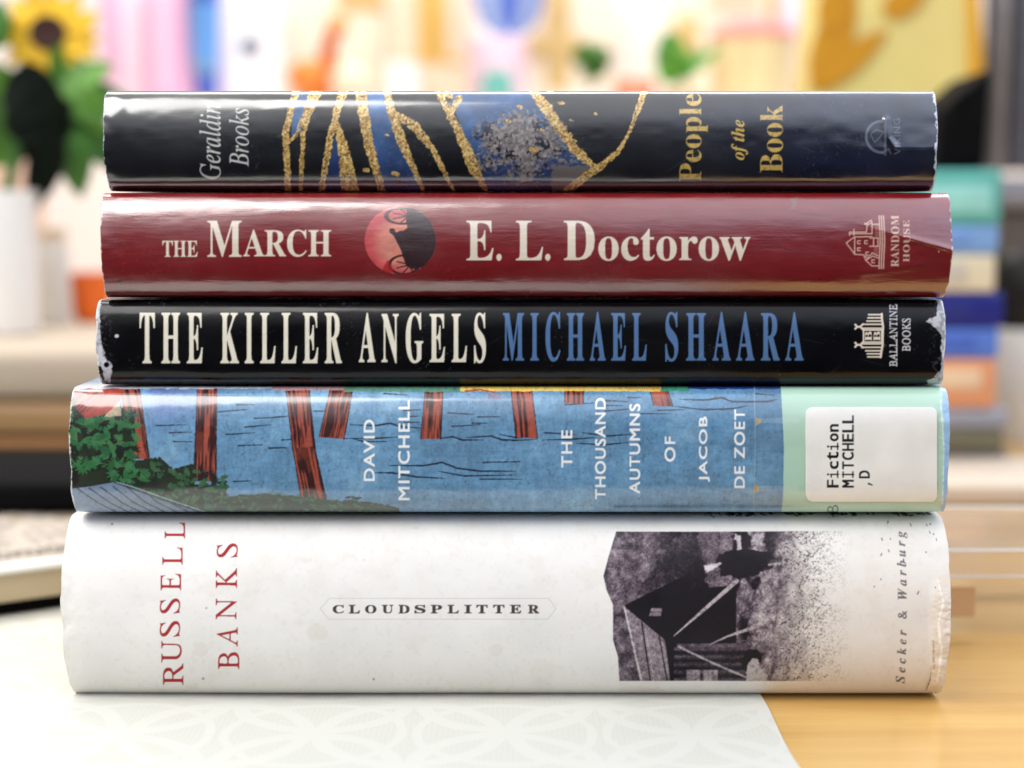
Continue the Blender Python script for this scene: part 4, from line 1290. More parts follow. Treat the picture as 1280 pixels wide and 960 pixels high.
# shallow white tray at the left
ta, tb = PT(0, 714, 0.018), PT(86, 690, 0.018)
xd = Vector((math.cos(math.radians(33)), math.sin(math.radians(33)), 0))
M = sheet_matrix((ta.x, ta.y, 0.0012), xd)
tray = empty('tray', (ta.x, ta.y, 0.0012)); tag(tray, 'shallow white tray with a rolled rim holding newspaper, left of the books', 'tray')
TM = Matrix.Translation(-Vector((ta.x, ta.y, 0.0012))) @ M
TL0, TL1, TW = -0.10, 0.12, 0.16
bm = bmesh.new()
rim_in, rim_out = 0.0, 0.006
for (a, b, c, d) in ((TL0, TL1, 0.0015, 0.0045), (TL0, TL1, TW - 0.0045, TW - 0.0015)):
    box(bm, a, b, c, d, 0.0048, 0.0150, 0.0008)
for (a, b) in ((TL0 + 0.0015, TL0 + 0.0045), (TL1 - 0.0045, TL1 - 0.0015)):
    box(bm, a, b, 0.0047, TW - 0.0047, 0.0048, 0.0150, 0.0008)
box(bm, TL0 + 0.0047, TL1 - 0.0047, 0.0047, TW - 0.0047, 0.0048, 0.0068)
bmesh.ops.transform(bm, matrix=TM, verts=bm.verts)
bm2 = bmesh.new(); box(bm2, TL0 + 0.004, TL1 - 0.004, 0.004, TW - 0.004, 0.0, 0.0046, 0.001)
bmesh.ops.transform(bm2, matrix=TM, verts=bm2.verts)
obj('under_shade', bm2, mat('under_shade_black', L8(10, 9, 9), 0.9, 0.2, 50, spec=0.05), tray)  # black slab added for the dark shadow band below the tray
obj('tray_wall', bm, mat('cream_tray', L8(186, 168, 138), 0.5, 0.05, 10), tray)
bm = bmesh.new()
for (a, b, c, d) in ((TL0, TL1, -0.001, 0.007), (TL0, TL1, TW - 0.007, TW + 0.001)):
    box(bm, a, b, c, d, 0.0152, 0.0182, 0.0014)
for (a, b) in ((TL0 - 0.001, TL0 + 0.007), (TL1 - 0.007, TL1 + 0.001)):
    box(bm, a, b, 0.0072, TW - 0.0072, 0.0152, 0.0182, 0.0014)
bmesh.ops.transform(bm, matrix=TM, verts=bm.verts)
obj('rim', bm, WHITE, tray)


# newspaper lying in the tray
def art_news():
    cv = Canvas(0, 0, 360, 410, (186, 174, 160))
    X, Y = cv.X, cv.Y
    cv.a *= (0.94 + 0.1 * fbm(X, Y, 30, seed=2))[..., None]
    sl = cv.roi(0, 0, 360, 206)
    cv.blend(sl, sstep(0.45, 0.6, fbm(X[sl], Y[sl], 16, 9, seed=3)) * 0.7, (110, 96, 88))
    cv.blend(sl, sstep(0.6, 0.7, fbm(X[sl], Y[sl], 26, 14, seed=5)) * 0.6, (150, 140, 90))
    rr = random.Random(4)
    for row in range(9):
        y = 216 + row * 8.5
        x = 40
        while x < 112:
            w = rr.uniform(5, 16)
            if not (row in (3, 6) and x < 60): cv.stroke([(x, y), (x + w, y)], 3.4, (84, 76, 72), 0.8, 1.0, row)
            x += w + 3
    for k in range(6):
        cv.stroke([(122, 212 + k * 15), (300, 212 + k * 15)], 1.0, (120, 112, 106), 0.7)
    for k in range(6):
        for j in range(10):
            cv.stroke([(138 + k * 18, 214 + j * 7.6), (138 + k * 18 + rr.uniform(5, 12), 214 + j * 7.6)], 3.2, (80, 74, 72), 0.75)
    T = text_tris('THOVSSAOI E', 'sansbold')
    lo, hi = T.reshape(-1, 2).min(0), T.reshape(-1, 2).max(0)
    U = (T - lo) / (hi - lo)
    q = np.stack([176 - U[..., 0] * 112, 306 + U[..., 1] * 42], -1)      # reads upside down
    sl = cv.roi(0, 296, 360, 410)
    cv.blend(sl, grow(cv.tris(q, sl), 1, 1), (16, 14, 14))
    return cv


cv = art_news()
NR, NC = 280, 300
V = np.zeros((NR, NC, 3))
C = sample(cv, np.linspace(0, 360, NC)[None, :].repeat(NR, 0), np.linspace(410, 0, NR)[:, None].repeat(NC, 1)); C[..., 3] = 0
aa = (-0.02 + 0.12 * np.arange(NC) / (NC - 1))[None, :].repeat(NR, 0); bb = (0.0085 + 0.137 * np.arange(NR) / (NR - 1))[:, None].repeat(NC, 1)
V[..., 0] = M[0][0] * aa + M[0][1] * bb + M[0][3]; V[..., 1] = M[1][0] * aa + M[1][1] * bb + M[1][3]
V[..., 2] = M[2][3] + 0.0140 + 0.0005 * np.sin(aa * 120) * np.sin(bb * 90)
news = grid_mesh('newspaper', V, C, print_mat('newsprint', 0.8, 0.0, 0.3, 0.05), None)
tag(news, 'folded newspaper with upside down headline lying in the white tray', 'newspaper')
md = news.modifiers.new('thickness', 'SOLIDIFY'); md.thickness = 0.0012; md.offset = -1

# black flat case resting behind the newspaper
c0 = P(-20, 604, 0.200); c1 = P(40, 639, 0.200)
bm = bmesh.new(); box(bm, c0.x - 0.10, P(130, 639, 0.2).x, 0.200, 0.30, c1.z, c0.z, 0.003)
zb = c1.z
tag(obj('black_book', bm, mat('black_cover', L8(6, 6, 8), 0.75, 0.3, 300, spec=0.08)), 'thick black closed book lying behind the newspaper tray', 'book')

# wooden box with things on top
t0 = P(60, 432, 0.36)
bx1 = P(330, 500, 0.36).x
wb = empty('wooden_box', (-0.38, 0.36, 0.0)); tag(wb, 'long low tan wooden box standing behind the black book at left', 'box')


def in_(parent, bm):
    bmesh.ops.translate(bm, vec=-Vector(parent.location), verts=bm.verts)
    return bm


bm = bmesh.new(); box(bm, -0.55, bx1, 0.362, 0.66, 0.0, t0.z * 0.34, 0.004)
obj('box_body', in_(wb, bm), mat('brown_wood', L8(128, 84, 36), 0.5, 0.2, 4, stretch=(2, 20, 30)), wb)
bm = bmesh.new(); box(bm, -0.552, bx1 + .002, 0.3585, 0.663, t0.z * 0.34 + .001, t0.z * .60, 0.006)
obj('drawer_front', in_(wb, bm), mat('mid_wood', L8(146, 112, 72), 0.5, 0.15, 4, stretch=(2, 20, 30)), wb)
bm = bmesh.new(); box(bm, -0.555, bx1 + 0.004, 0.356, 0.666, t0.z * 0.60 + 0.001, t0.z, 0.009)
obj('lid', in_(wb, bm), mat('pale_wood', L8(174, 158, 138), 0.6, 0.08, 4, stretch=(2, 20, 30)), wb)
zt = t0.z + 0.0005

# vase with a sunflower
vx = P(4, 330, 0.44)
ztop = P(4, 238, 0.44).z
va = empty('vase', (vx.x, 0.44, zt)); tag(va, 'white cylindrical vase at the left edge holding the sunflower', 'vase')
hv = ztop - zt
bm = bmesh.new(); lathe(bm, [(0.0, 0), (0.017, 0), (0.019, 0.003), (0.0195, hv * 0.9), (0.021, hv), (0.0185, hv), (0.0175, hv * 0.9), (0.017, 0.006), (0.0, 0.006)])
obj('vase_body', bm, WHITE, va)
fl = P(60, 42, 0.46)
sf = empty('sunflower', (vx.x, 0.44, zt + 0.012)); tag(sf, 'yellow sunflower with dark brown centre and green leaves in the white vase', 'flower')
so = Vector(sf.location)
PETAL = mat('yellow_petal', L8(228, 180, 8), 0.6, 0.25, 60)
DISC = mat('brown_disc', L8(52, 22, 14), 0.9, 0.4, 500, 0.6)
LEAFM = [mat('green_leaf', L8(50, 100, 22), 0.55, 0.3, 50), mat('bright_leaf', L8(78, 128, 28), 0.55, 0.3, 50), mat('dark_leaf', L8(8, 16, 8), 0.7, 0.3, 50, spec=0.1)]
px_m = (0.46 + CAM_D) / F_PX
face = Matrix.Translation(fl - so) @ Matrix.Rotation(math.radians(8), 4, 'Z') @ Matrix.Rotation(math.radians(90 - 12), 4, 'X')
bm = bmesh.new(); lathe(bm, [(0.0, -0.004), (19 * px_m, -0.004), (23 * px_m, 0.001), (20 * px_m, 0.005), (10 * px_m, 0.0035), (0.0, 0.003)], 32, face)
obj('disc', bm, DISC, sf)
for ring, (n_, L_, z_) in enumerate(((13, 50, 0.0005), (11, 44, -0.002))):
    for k in range(n_):
        a = 2 * math.pi * (k + 0.5 * ring) / n_ + random.uniform(-.1, .1)
        bm = bmesh.new()
        leaf(bm, L_ * px_m * random.uniform(.9, 1.1), 24 * px_m, random.uniform(-.1, .35), 0.25, face @ Matrix.Rotation(a, 4, 'Z') @ Matrix.Translation((17 * px_m, 0, z_)))
        obj('petal', bm, PETAL, sf)
bm = bmesh.new(); tube(bm, [(0, 0, 0), (0.004, 0.003, hv * 0.9), ((fl.x - so.x) * 0.6, 0.014, (fl.z - so.z) * 0.75), fl - so + Vector((0, 0.004, 0))], [0.0035, 0.0035, 0.003, 0.003])
obj('stem', bm, LEAFM[0], sf)


def leaf_at(parent, px, py, Y, L, W, ang, m, curl=0.3, tilt=70, base=None):
    p = P(px, py, Y) - Vector(parent.location)
    R = Matrix.Rotation(math.radians(tilt), 4, 'X')
    bm = bmesh.new()
    leaf(bm, L * px_m, W * px_m, curl, 0.2, Matrix.Translation(p) @ Matrix.Rotation(-math.radians(ang), 4, 'Y') @ R)
    obj('leaf', bm, m, parent)


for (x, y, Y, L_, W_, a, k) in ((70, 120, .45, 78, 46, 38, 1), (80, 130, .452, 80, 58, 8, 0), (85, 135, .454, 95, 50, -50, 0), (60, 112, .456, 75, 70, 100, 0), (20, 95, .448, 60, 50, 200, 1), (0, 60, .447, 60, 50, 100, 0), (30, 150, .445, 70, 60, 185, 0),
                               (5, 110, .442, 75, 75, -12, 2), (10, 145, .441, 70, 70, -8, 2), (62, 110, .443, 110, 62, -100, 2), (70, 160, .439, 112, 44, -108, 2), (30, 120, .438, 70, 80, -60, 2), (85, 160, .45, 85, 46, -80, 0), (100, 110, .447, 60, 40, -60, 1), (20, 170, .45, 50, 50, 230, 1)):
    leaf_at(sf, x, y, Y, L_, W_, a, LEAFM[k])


def upright(name, label, cat, x0, x1, ytop, Y, depth, base, m, bev=0.002, rz=0):
    """a box of known face, standing on height base"""
    a, b = P(x0, ytop, Y), P(x1, ytop, Y)
    r = empty(name, ((a.x + b.x) / 2, Y + depth / 2, base), math.radians(rz))
    bm = bmesh.new(); w = (b.x - a.x) / 2
    box(bm, -w, w, -depth / 2, depth / 2, 0, a.z - base, bev)
    if label: tag(r, label, cat)
    return r, bm, w, a.z - base


# things beside the vase on the wooden box
r, bm, w, h = upright('jar', 'small pale grey jar beside the vase on the wooden box', 'jar', 34, 76, 285, 0.50, 0.03, zt, None)
bm.free(); bm = bmesh.new(); lathe(bm, [(0, 0), (w * .9, 0), (w, 0.003), (w, h * .75), (w * .8, h * .86), (0, h * .86)]); obj('jar_body', bm, mat('pale_grey', L8(206, 198, 188), 0.4, 0.06, 10), r)
bm = bmesh.new(); lathe(bm, [(0, h * .86), (w * .86, h * .86), (w * .86, h), (0, h)]); obj('lid', bm, mat('beige_lid', L8(208, 186, 160), 0.5, 0.06, 10), r)
r, bm, w, h = upright('pot', 'small bright orange pot on the wooden box beside the grey jar', 'pot', 80, 132, 342, 0.52, 0.03, zt, None)
bm.free(); bm = bmesh.new(); lathe(bm, [(0, 0), (w * .7, 0), (w * .95, 0.004), (w, h * .8), (w * 1.05, h), (w * .92, h), (w * .88, h * .8), (w * .6, 0.006), (0, 0.006)]); obj('pot_body', bm, mat('orange_glaze', L8(232, 104, 22), 0.4, 0.1, 10), r)
r, bm, w, h = upright('card', 'peach coloured card standing behind the white vase', 'card', -40, 52, 186, 0.60, 0.004, zt, None, 0.0005)
obj('card_sheet', bm, mat('peach_card', L8(226, 186, 162), 0.7, 0.05, 10), r)

# low white shelf behind the stack
SZ = 0.213
sh = empty('shelf', (0, 0.88, 0)); tag(sh, 'low white shelf hidden behind the stack, carrying the bright clutter', 'shelf')
xa, xb = P(150, 200, 0.86).x, P(1150, 200, 0.86).x
bm = bmesh.new(); box(bm, xa, xb, -0.03, 0.34, SZ - 0.014, SZ, 0.002); obj('shelf_board', bm, WHITE, sh)
for x in (xa + 0.02, xb - 0.02, 0):
    bm = bmesh.new(); box(bm, x - 0.008, x + 0.008, -0.02, 0.33, 0.0, SZ - 0.0145, 0.001); obj('leg', bm, WHITE, sh)
SZ += 0.0004

YB = 0.93
cols = {k: mat(k, L8(*c), 0.6, 0.06, 12) for k, c in dict(pink=(232, 176, 206), pale_pink=(240, 212, 226), lilac=(214, 208, 232), blue=(96, 150, 214), deep_blue=(52, 86, 176), olive=(150, 160, 90), cream=(240, 220, 196),
        peach=(240, 206, 176), orange=(226, 128, 44), dark_orange=(196, 92, 20), tan=(214, 180, 118), mustard=(218, 172, 84), rose=(222, 128, 124), teal=(96, 164, 150), off_white=(240, 236, 232), bluegrey=(120, 124, 140), amber=(206, 142, 6), pale_yellow=(228, 208, 128), yellow=(224, 164, 4), violet_blue=(92, 122, 226), pale_blue=(168, 190, 240), terracotta=(222, 140, 104)).items()}


def slab(name, label, cat, x0, x1, ytop, Y, depth, m, bands=(), rz=0, part='front_panel'):
    r, bm, w, h = upright(name, label, cat, x0, x1, ytop, Y, depth, SZ, m, 0.0015, rz)
    obj(part, bm, cols[m], r)
    for bi, (bn, a, b, y0, y1, bmname) in enumerate(bands):
        z1_, z0_ = P(0, y0, Y).z - SZ, P(0, y1, Y).z - SZ
        bm = bmesh.new(); box(bm, -w + 2 * w * a, -w + 2 * w * b, -depth / 2 - 0.0012 - 0.0006 * bi, -depth / 2 + 0.0004 + 0.0001 * bi, max(0.002, z0_), min(h - 0.002, z1_), 0.0004)
        obj(bn, bm, cols[bmname], r)
    return r


slab('gift_box', 'pale pink upright box right of the sunflower', 'box', 122, 180, -40, YB + .02, 0.05, 'pale_pink', [('stripe', 0.05, 0.42, -40, 100, 'pink')])
slab('gift_box', 'deeper pink narrow upright box between the pale pink box and the blue tube', 'box', 182, 230, -30, YB, 0.04, 'pink', [('stripe', 0.3, 0.5, -30, 112, 'pale_pink')])
slab('carton', 'pink and lilac carton rising behind the pink boxes', 'box', 150, 300, -70, YB + .12, 0.05, 'lilac', [('stripe', 0.0, 0.5, -70, 10, 'pink')])
# blue tube on its cap
r, bm, w, h = upright('tube', 'blue squeeze tube with olive band standing beside the pink boxes', 'tube', 232, 272, -25, YB - .01, 0.02, SZ, None)
bm.free()
for (nm, a, b, m_) in (('tube_body', 0.50, 1.0, 'deep_blue'), ('label_band', 0.40, 0.86, 'blue')):
    bm = bmesh.new(); k = 1.0 if nm == 'tube_body' else 1.03
    lathe(bm, [(0, h * a), (w * (.7 + .3 * a) * k, h * a), (w * k, h * b), (0, h * b)]); obj(nm, bm, cols[m_], r)
zb1, zb0 = P(0, 76, YB).z - SZ, P(0, 86, YB).z - SZ
bm = bmesh.new(); lathe(bm, [(0, zb0), (w * .86, zb0), (w * .88, zb1), (0, zb1)]); obj('olive_band', bm, cols['olive'], r)
bm = bmesh.new(); lathe(bm, [(0, 0), (w * .5, 0), (w * .72, zb0 - .001), (0, zb0 - .001)]); obj('cap', bm, cols['deep_blue'], r)

slab('greeting_card', 'white card with one dark grey dot standing behind the navy book', 'card', 284, 346, -20, YB + .01, 0.01, 'off_white', [], part='card_sheet')
cr_ = bpy.data.objects[-1] if False else None
r2 = [o for o in COL.objects if o.name.startswith('greeting_card')][0]
pd = P(313, 58, YB + .01)
bm = bmesh.new(); lathe(bm, [(0, 0), (13 * 1.36 / F_PX, 0), (13 * 1.36 / F_PX, 0.0012), (0, 0.0012)], 28, Matrix.Translation((pd.x - r2.location.x, -0.0052, pd.z - SZ)) @ Matrix.Rotation(math.radians(90), 4, 'X'))
obj('dot', bm, cols['bluegrey'], r2)

# orange animal figure
r, bm, w, h = upright('figurine', 'small orange animal figurine with raised head among the clutter', 'figurine', 356, 460, 15, YB - .02, 0.03, SZ, None)
bm.free()


def blob(px, py, rx, ry, Y, m, name, par, k=1.0):
    p = P(px, py, Y) - Vector(par.location); s = (Y + CAM_D) / F_PX
    bm = bmesh.new(); bmesh.ops.create_icosphere(bm, subdivisions=3, radius=1.0)
    bmesh.ops.transform(bm, matrix=Matrix.Translation(p) @ Matrix.Diagonal((rx * s, min(rx, ry) * s * k, ry * s, 1)), verts=bm.verts)
    return obj(name, bm, m, par)


blob(386, 96, 27, 22, YB - .02, cols['orange'], 'haunch', r)
blob(436, 104, 26, 24, YB - .02, cols['peach'], 'belly', r)
bm = bmesh.new(); q_ = [P(412, 112, YB - .02), P(418, 90, YB - .02), P(408, 66, YB - .02), P(420, 36, YB - .02)]
tube(bm, [p - Vector(r.location) for p in q_], [0.012, 0.009, 0.008, 0.007]); obj('neck', bm, cols['dark_orange'], r)
blob(422, 30, 15, 14, YB - .02, mat('light_orange', L8(238, 164, 104), 0.6, 0.1, 20), 'head', r)
for xx in (380, 400, 430):
    bm = bmesh.new(); p = P(xx, 108, YB - .02); tube(bm, [(p.x - r.location.x, -0.005, 0), (p.x - r.location.x, 0, p.z - SZ)], [0.006, 0.010]); obj('leg', bm, cols['orange'], r)

slab('card_box', 'cream box standing behind the orange figurine', 'box', 352, 480, -30, YB + .08, 0.05, 'cream', [('stripe', 0.55, 1.0, -30, 14, 'tan')])
slab('card_box', 'peach box with a mustard stripe left of the hanging striped bell', 'box', 486, 585, -30, YB + .05, 0.05, 'peach', [('stripe', 0.36, 0.72, -30, 72, 'mustard'), ('stripe', 0.1, 0.9, 72, 78, 'mustard')])
r, bm, w, h = upright('cup', 'small white cup in front of the mustard striped box', 'cup', 478, 522, 74, YB - .02, 0.04, SZ, None)
bm.free(); bm = bmesh.new(); lathe(bm, [(0, 0), (w * .75, 0), (w * .95, h * .5), (w, h), (w * .93, h), (w * .85, h * .5), (w * .6, .004), (0, .004)]); obj('cup_body', bm, WHITE, r)
slab('card_box', 'pale box behind the teal jar under the striped bell', 'box', 585, 668, 46, YB + .10, 0.04, 'pale_pink')
r, bm, w, h = upright('jar', 'small teal jar on the shelf under the striped bell', 'jar', 600, 642, 86, YB - .02, 0.03, SZ, None)
bm.free(); bm = bmesh.new(); lathe(bm, [(0, 0), (w, 0), (w, h * .8), (w * .7, h), (0, h)]); obj('jar_body', bm, cols['teal'], r)
slab('card_box', 'cream carton with a tan cross band behind the left leafy plant', 'box', 660, 770, -30, YB + .09, 0.05, 'cream', [('stripe', 0.2, 0.48, -30, 112, 'tan'), ('stripe', 0.0, 0.6, 44, 72, 'tan')])
slab('card_box', 'tall white carton between the two leafy plants', 'box', 735, 850, -30, YB + .15, 0.05, 'off_white')
slab('card_box', 'cream carton behind the right leafy plant', 'box', 838, 960, -30, YB + .12, 0.05, 'cream', [('stripe', 0.05, 0.3, 20, 70, 'tan'), ('stripe', 0.4, 0.9, -30, 10, 'peach')])
slab('card_box', 'dull pink carton behind the cream tub', 'box', 940, 1040, -30, YB + .14, 0.05, 'pale_pink', [('stripe', 0.0, 0.35, -30, 60, 'tan')])

# striped bell hanging from above
pb = P(636, 46, YB + .02); s_ = (YB + .02 + CAM_D) / F_PX
bl_ = empty('ornament', (pb.x, YB + .02, pb.z)); tag(bl_, 'blue and white striped bell ornament hanging at the top edge', 'ornament')
for k in range(10):
    a0 = 2 * math.pi * k / 10 + math.radians(-108)
    bm = bmesh.new()
    rings = []
    for (rr_, zz_) in ((0.0, 0), (20, 4), (34, 16), (42, 40), (46, 80), (30, 100), (0.5, 110)):
        rings.append([bm.verts.new((rr_ * s_ * math.cos(a0 + 2 * math.pi / 10 * j / 4), rr_ * s_ * math.sin(a0 + 2 * math.pi / 10 * j / 4), zz_ * s_)) for j in range(5)])
    for a, b in zip(rings, rings[1:]):
        for j in range(4): bm.faces.new((a[j], a[j + 1], b[j + 1], b[j]))
    bmesh.ops.remove_doubles(bm, verts=bm.verts, dist=1e-7)
    obj('stripe', bm, cols['violet_blue' if k % 2 == 0 else 'pale_blue'], bl_)
bm = bmesh.new(); tube(bm, [(0, 0, 110 * s_), (0, 0, 0.5)], 0.0008, 6); obj('string', bm, WHITE, bl_)

# two little potted plants
GL = [mat('plant_green', L8(62, 128, 20), 0.55, 0.3, 40), mat('plant_dark_green', L8(62, 132, 24), 0.55, 0.3, 40), mat('plant_light_green', L8(110, 172, 60), 0.55, 0.3, 40)]
for (px, py, label, lf) in ((740, 76, 'round leafy green plant in a small white pot behind the navy book', 'ball'), (855, 92, 'forked leafy green plant in a tan pot left of the cream tub', 'fork')):
    Y = YB - .03; p = P(px, 112, Y); s_ = (Y + CAM_D) / F_PX
    r = empty('potted_plant', (p.x, Y, SZ)); tag(r, label, 'plant')
    h = p.z - SZ - 0.004
    bm = bmesh.new(); lathe(bm, [(0, 0), (0.013, 0), (0.019, h), (0.0165, h), (0.012, .004), (0, .004)]); obj('pot', bm, WHITE if lf == 'ball' else cols['tan'], r)
    bm = bmesh.new(); tube(bm, [(0, 0, h * .5), (0, 0, P(px, py, Y).z - SZ)], 0.0016, 8); obj('stem', bm, GL[1], r)
    bm = bmesh.new()
    rr = random.Random(9)
    if lf == 'ball':
        for k in range(80):
            d = Vector((rr.gauss(0, 1), rr.gauss(0, 1), rr.gauss(0, 1))).normalized()
            M_ = Matrix.Translation(P(px, py, Y) - Vector(r.location) + d * 11 * s_) @ d.to_track_quat('X', 'Z').to_matrix().to_4x4() @ Matrix.Rotation(rr.uniform(0, 6), 4, 'X')
            leaf(bm, 15 * s_, 12 * s_, 0.5, 0.2, M_, 5)
        obj('leaves', bm, GL[1], r)
    else:
        for (a, b, L_, W_, ang, kk) in ((848, 95, 54, 42, 118, 2), (846, 92, 46, 34, 95, 0), (850, 96, 66, 20, 40, 0), (852, 98, 40, 34, 150, 0), (850, 100, 44, 30, 60, 1), (842, 70, 34, 36, 110, 0)):
            p_ = P(a, b, Y) - Vector(r.location)
            bm2 = bmesh.new(); leaf(bm2, L_ * s_, W_ * s_, 0.2, 0.2, Matrix.Translation(p_) @ Matrix.Rotation(-math.radians(ang), 4, 'Y') @ Matrix.Rotation(math.radians(70), 4, 'X'))
            obj('leaf', bm2, GL[kk], r)
        bm.free()
r, bm, w, h = upright('pot', 'small terracotta pot between the two leafy plants', 'pot', 768, 822, 98, YB - .04, 0.03, SZ, None)
bm.free(); bm = bmesh.new(); lathe(bm, [(0, 0), (w * .7, 0), (w, h * .9), (w * .9, h), (0, h * .95)]); obj('pot_body', bm, cols['terracotta'], r)

# cream tub with a pink rim
r, bm, w, h = upright('tub', 'round cream tub with a pink domed lid beside the yellow bag', 'tub', 890, 998, 46, YB, 0.03, SZ, None)
bm.free(); bm = bmesh.new(); lathe(bm, [(0, 0), (w * .92, 0), (w, h * .9), (w * .98, h), (0, h)], 48); obj('tub_body', bm, mat('cream_ribs', L8(226, 202, 150), 0.6, 0.15, 8, stretch=(12, 12, 1)), r)
bm = bmesh.new(); lathe(bm, [(w * .99, h), (w * 1.02, h), (w * .98, h + .006), (w * .6, h + .015), (0.0, h + .019), (0.0, h + .0165), (w * .6, h + .0125), (w * .93, h + .002)], 48); obj('lid', bm, cols['rose'], r)

# pale yellow bag printed with petals, at the right
YY = 0.56; s_ = (YY + CAM_D) / F_PX
bo = P(1120, 250, YY)
bgx = empty('printed_bag', (bo.x, YY + .02, 0.0)); tag(bgx, 'pale yellow bag printed with amber petals standing behind the stack', 'bag')
loc = lambda px, py: (P(px, py, YY).x - bo.x, P(px, py, YY).z)
bm = bmesh.new(); prism(bm, [(loc(1004, 0)[0], 0.002), loc(1010, 112), loc(1022, -60), loc(1216, -60), loc(1224, 98), loc(1186, 128), (loc(1186, 128)[0], 0.002)], -0.02, 0.03, 0.004)
obj('bag_body', bm, cols['pale_yellow'], bgx)
bm = bmesh.new(); prism(bm, [loc(1208, -55), loc(1222, -55), loc(1229, 96), loc(1190, 136), loc(1183, 122), loc(1212, 94)], -0.0225, -0.0195, 0.0005)
obj('edge_band', bm, cols['yellow'], bgx)
for (px, py, L_, W_, a) in ((1020, 106, 130, 46, 70), (1024, 104, 104, 34, 38), (1034, 40, 70, 34, 82), (1012, 106, 44, 22, 12), (1104, 14, 60, 34, 25), (1128, 4, 50, 30, 60)):
    p = loc(px, py)
    bm = bmesh.new(); leaf(bm, L_ * s_, W_ * s_, 0.0, 0.0, Matrix.Translation((p[0], -0.0216 - 0.0003 * (px % 5), p[1])) @ Matrix.Rotation(-math.radians(a), 4, 'Y') @ Matrix.Rotation(math.radians(90), 4, 'X'), th=0.0008)
    obj('printed_petal', bm, cols['amber'], bgx)

# far stack of books, right
YS = 0.38
zprev = 0.0
spec = [('magazine', 'dark grey flat magazine at the very bottom of the far stack', 'magazine', 1100, 1262, 596, (96, 88, 84), (70, 66, 62)), ('magazine', 'mottled olive and grey magazine second from the bottom of the far stack', 'magazine', 1096, 1256, 560, (110, 104, 80), (60, 58, 66)), ('magazine', 'pale grey magazine under the orange book of the far stack', 'magazine', 1098, 1262, 533, (150, 150, 158), (104, 100, 104)),
        ('book', 'orange and cream book near the bottom of the far stack', 'book', 1100, 1247, 508, (222, 150, 104), (226, 196, 160)), ('book', 'mid blue book below the navy one in the far stack', 'book', 1106, 1250, 447, (84, 122, 206), (70, 100, 190)), ('book', 'navy blue book in the middle of the far stack', 'book', 1104, 1256, 409, (16, 26, 122), (30, 40, 120)),
        ('book', 'cream book below the light blue one in the far stack', 'book', 1100, 1246, 364, (226, 214, 184), (196, 190, 176)), ('book', 'light blue book below the teal one in the far stack', 'book', 1104, 1250, 316, (124, 166, 220), (110, 150, 210)), ('book', 'teal book on top of the far stack under the black case', 'book', 1098, 1254, 280, (92, 176, 166), (150, 214, 206))]
tops = [566, 536, 511, 449, 411, 366, 318, 282, 212]
for (nm, lb, ct, x0, x1, yb_, c, c2), yt_ in zip(spec, tops):
    zt_ = P(1200, yt_, YS).z
    a, b = P(x0, yt_, YS).x, P(x1, yt_, YS).x
    r = empty(nm, ((a + b) / 2, YS, zprev + 0.0003)); tag(r, lb, ct, 'far stack of books' if nm == 'book' else None)
    h = zt_ - zprev - 0.0004; w = (b - a) / 2
    bm = bmesh.new()
    box(bm, -w, w, 0.0, 0.006, 0, h, 0.002)
    t_ = min(0.002, h * .2)
    box(bm, -w, w, 0.0062, 0.14, 0, t_, 0.0006); box(bm, -w, w, 0.0062, 0.14, h - t_, h, 0.0006)
    obj('cover', bm, mat('far_cover', L8(*c), 0.45, 0.2, 14), r)
    bm = bmesh.new(); box(bm, -w + .004, w - .004, 0.0064, 0.136, t_ + .0002, h - t_ - .0002); obj('page_block', bm, PAPER, r)
    if nm == 'book':
        bm = bmesh.new(); box(bm, -w * .2, w * random.uniform(.45, .9), -0.0006, 0.0008, h * random.uniform(.2, .4), h * random.uniform(.65, .85), 0.0002); obj('title_band', bm, mat('far_band', L8(*c2), 0.45, 0.2, 20), r)
    zprev = zt_
# black slanted case on the far stack
k = lambda px, py: (P(px, py, YS + .01).x, P(px, py, YS + .01).z)
bm = bmesh.new(); prism(bm, [(k(1176, 0)[0], zprev + .0004), k(1178, 138), k(1196, 122), k(1240, 84), (k(1238, 0)[0], zprev + .0004)], YS + .01, YS + .08, 0.002)
tag(obj('camera_case', bm, mat('matt_black', L8(8, 8, 10), 0.7, 0.3, 80, spec=0.08)), 'black slant topped case on top of the far stack', 'case')

# grey curtain on the right
bm = bmesh.new()
cx0, cx1 = P(1232, 100, 0.62).x, P(1420, 100, 0.62).x
N = 60
f_, b_ = [], []
for i in range(N + 1):
    x = cx0 + (cx1 - cx0) * i / N
    y = 0.62 + 0.012 * math.sin(i * 0.75) + 0.004 * math.sin(i * 1.9)
    f_.append([bm.verts.new((x, y, z)) for z in (P(1260, 214, 0.62).z, 0.30, 0.7)])
    b_.append([bm.verts.new((x, y + 0.002, z)) for z in (P(1260, 214, 0.62).z, 0.30, 0.7)])
for i in range(N):
    for j in range(2):
        bm.faces.new((f_[i][j], f_[i + 1][j], f_[i + 1][j + 1], f_[i][j + 1])); bm.faces.new((b_[i][j], b_[i][j + 1], b_[i + 1][j + 1], b_[i + 1][j]))
    bm.faces.new((f_[i][0], b_[i][0], b_[i + 1][0], f_[i + 1][0]))
bm.faces.new((f_[0][0], f_[0][1], f_[0][2], b_[0][2], b_[0][1], b_[0][0]))
tag(obj('curtain', bm, mat('grey_cloth', L8(134, 134, 146), 0.9, 0.1, 60)), 'grey curtain hanging in folds at the right edge', 'curtain')
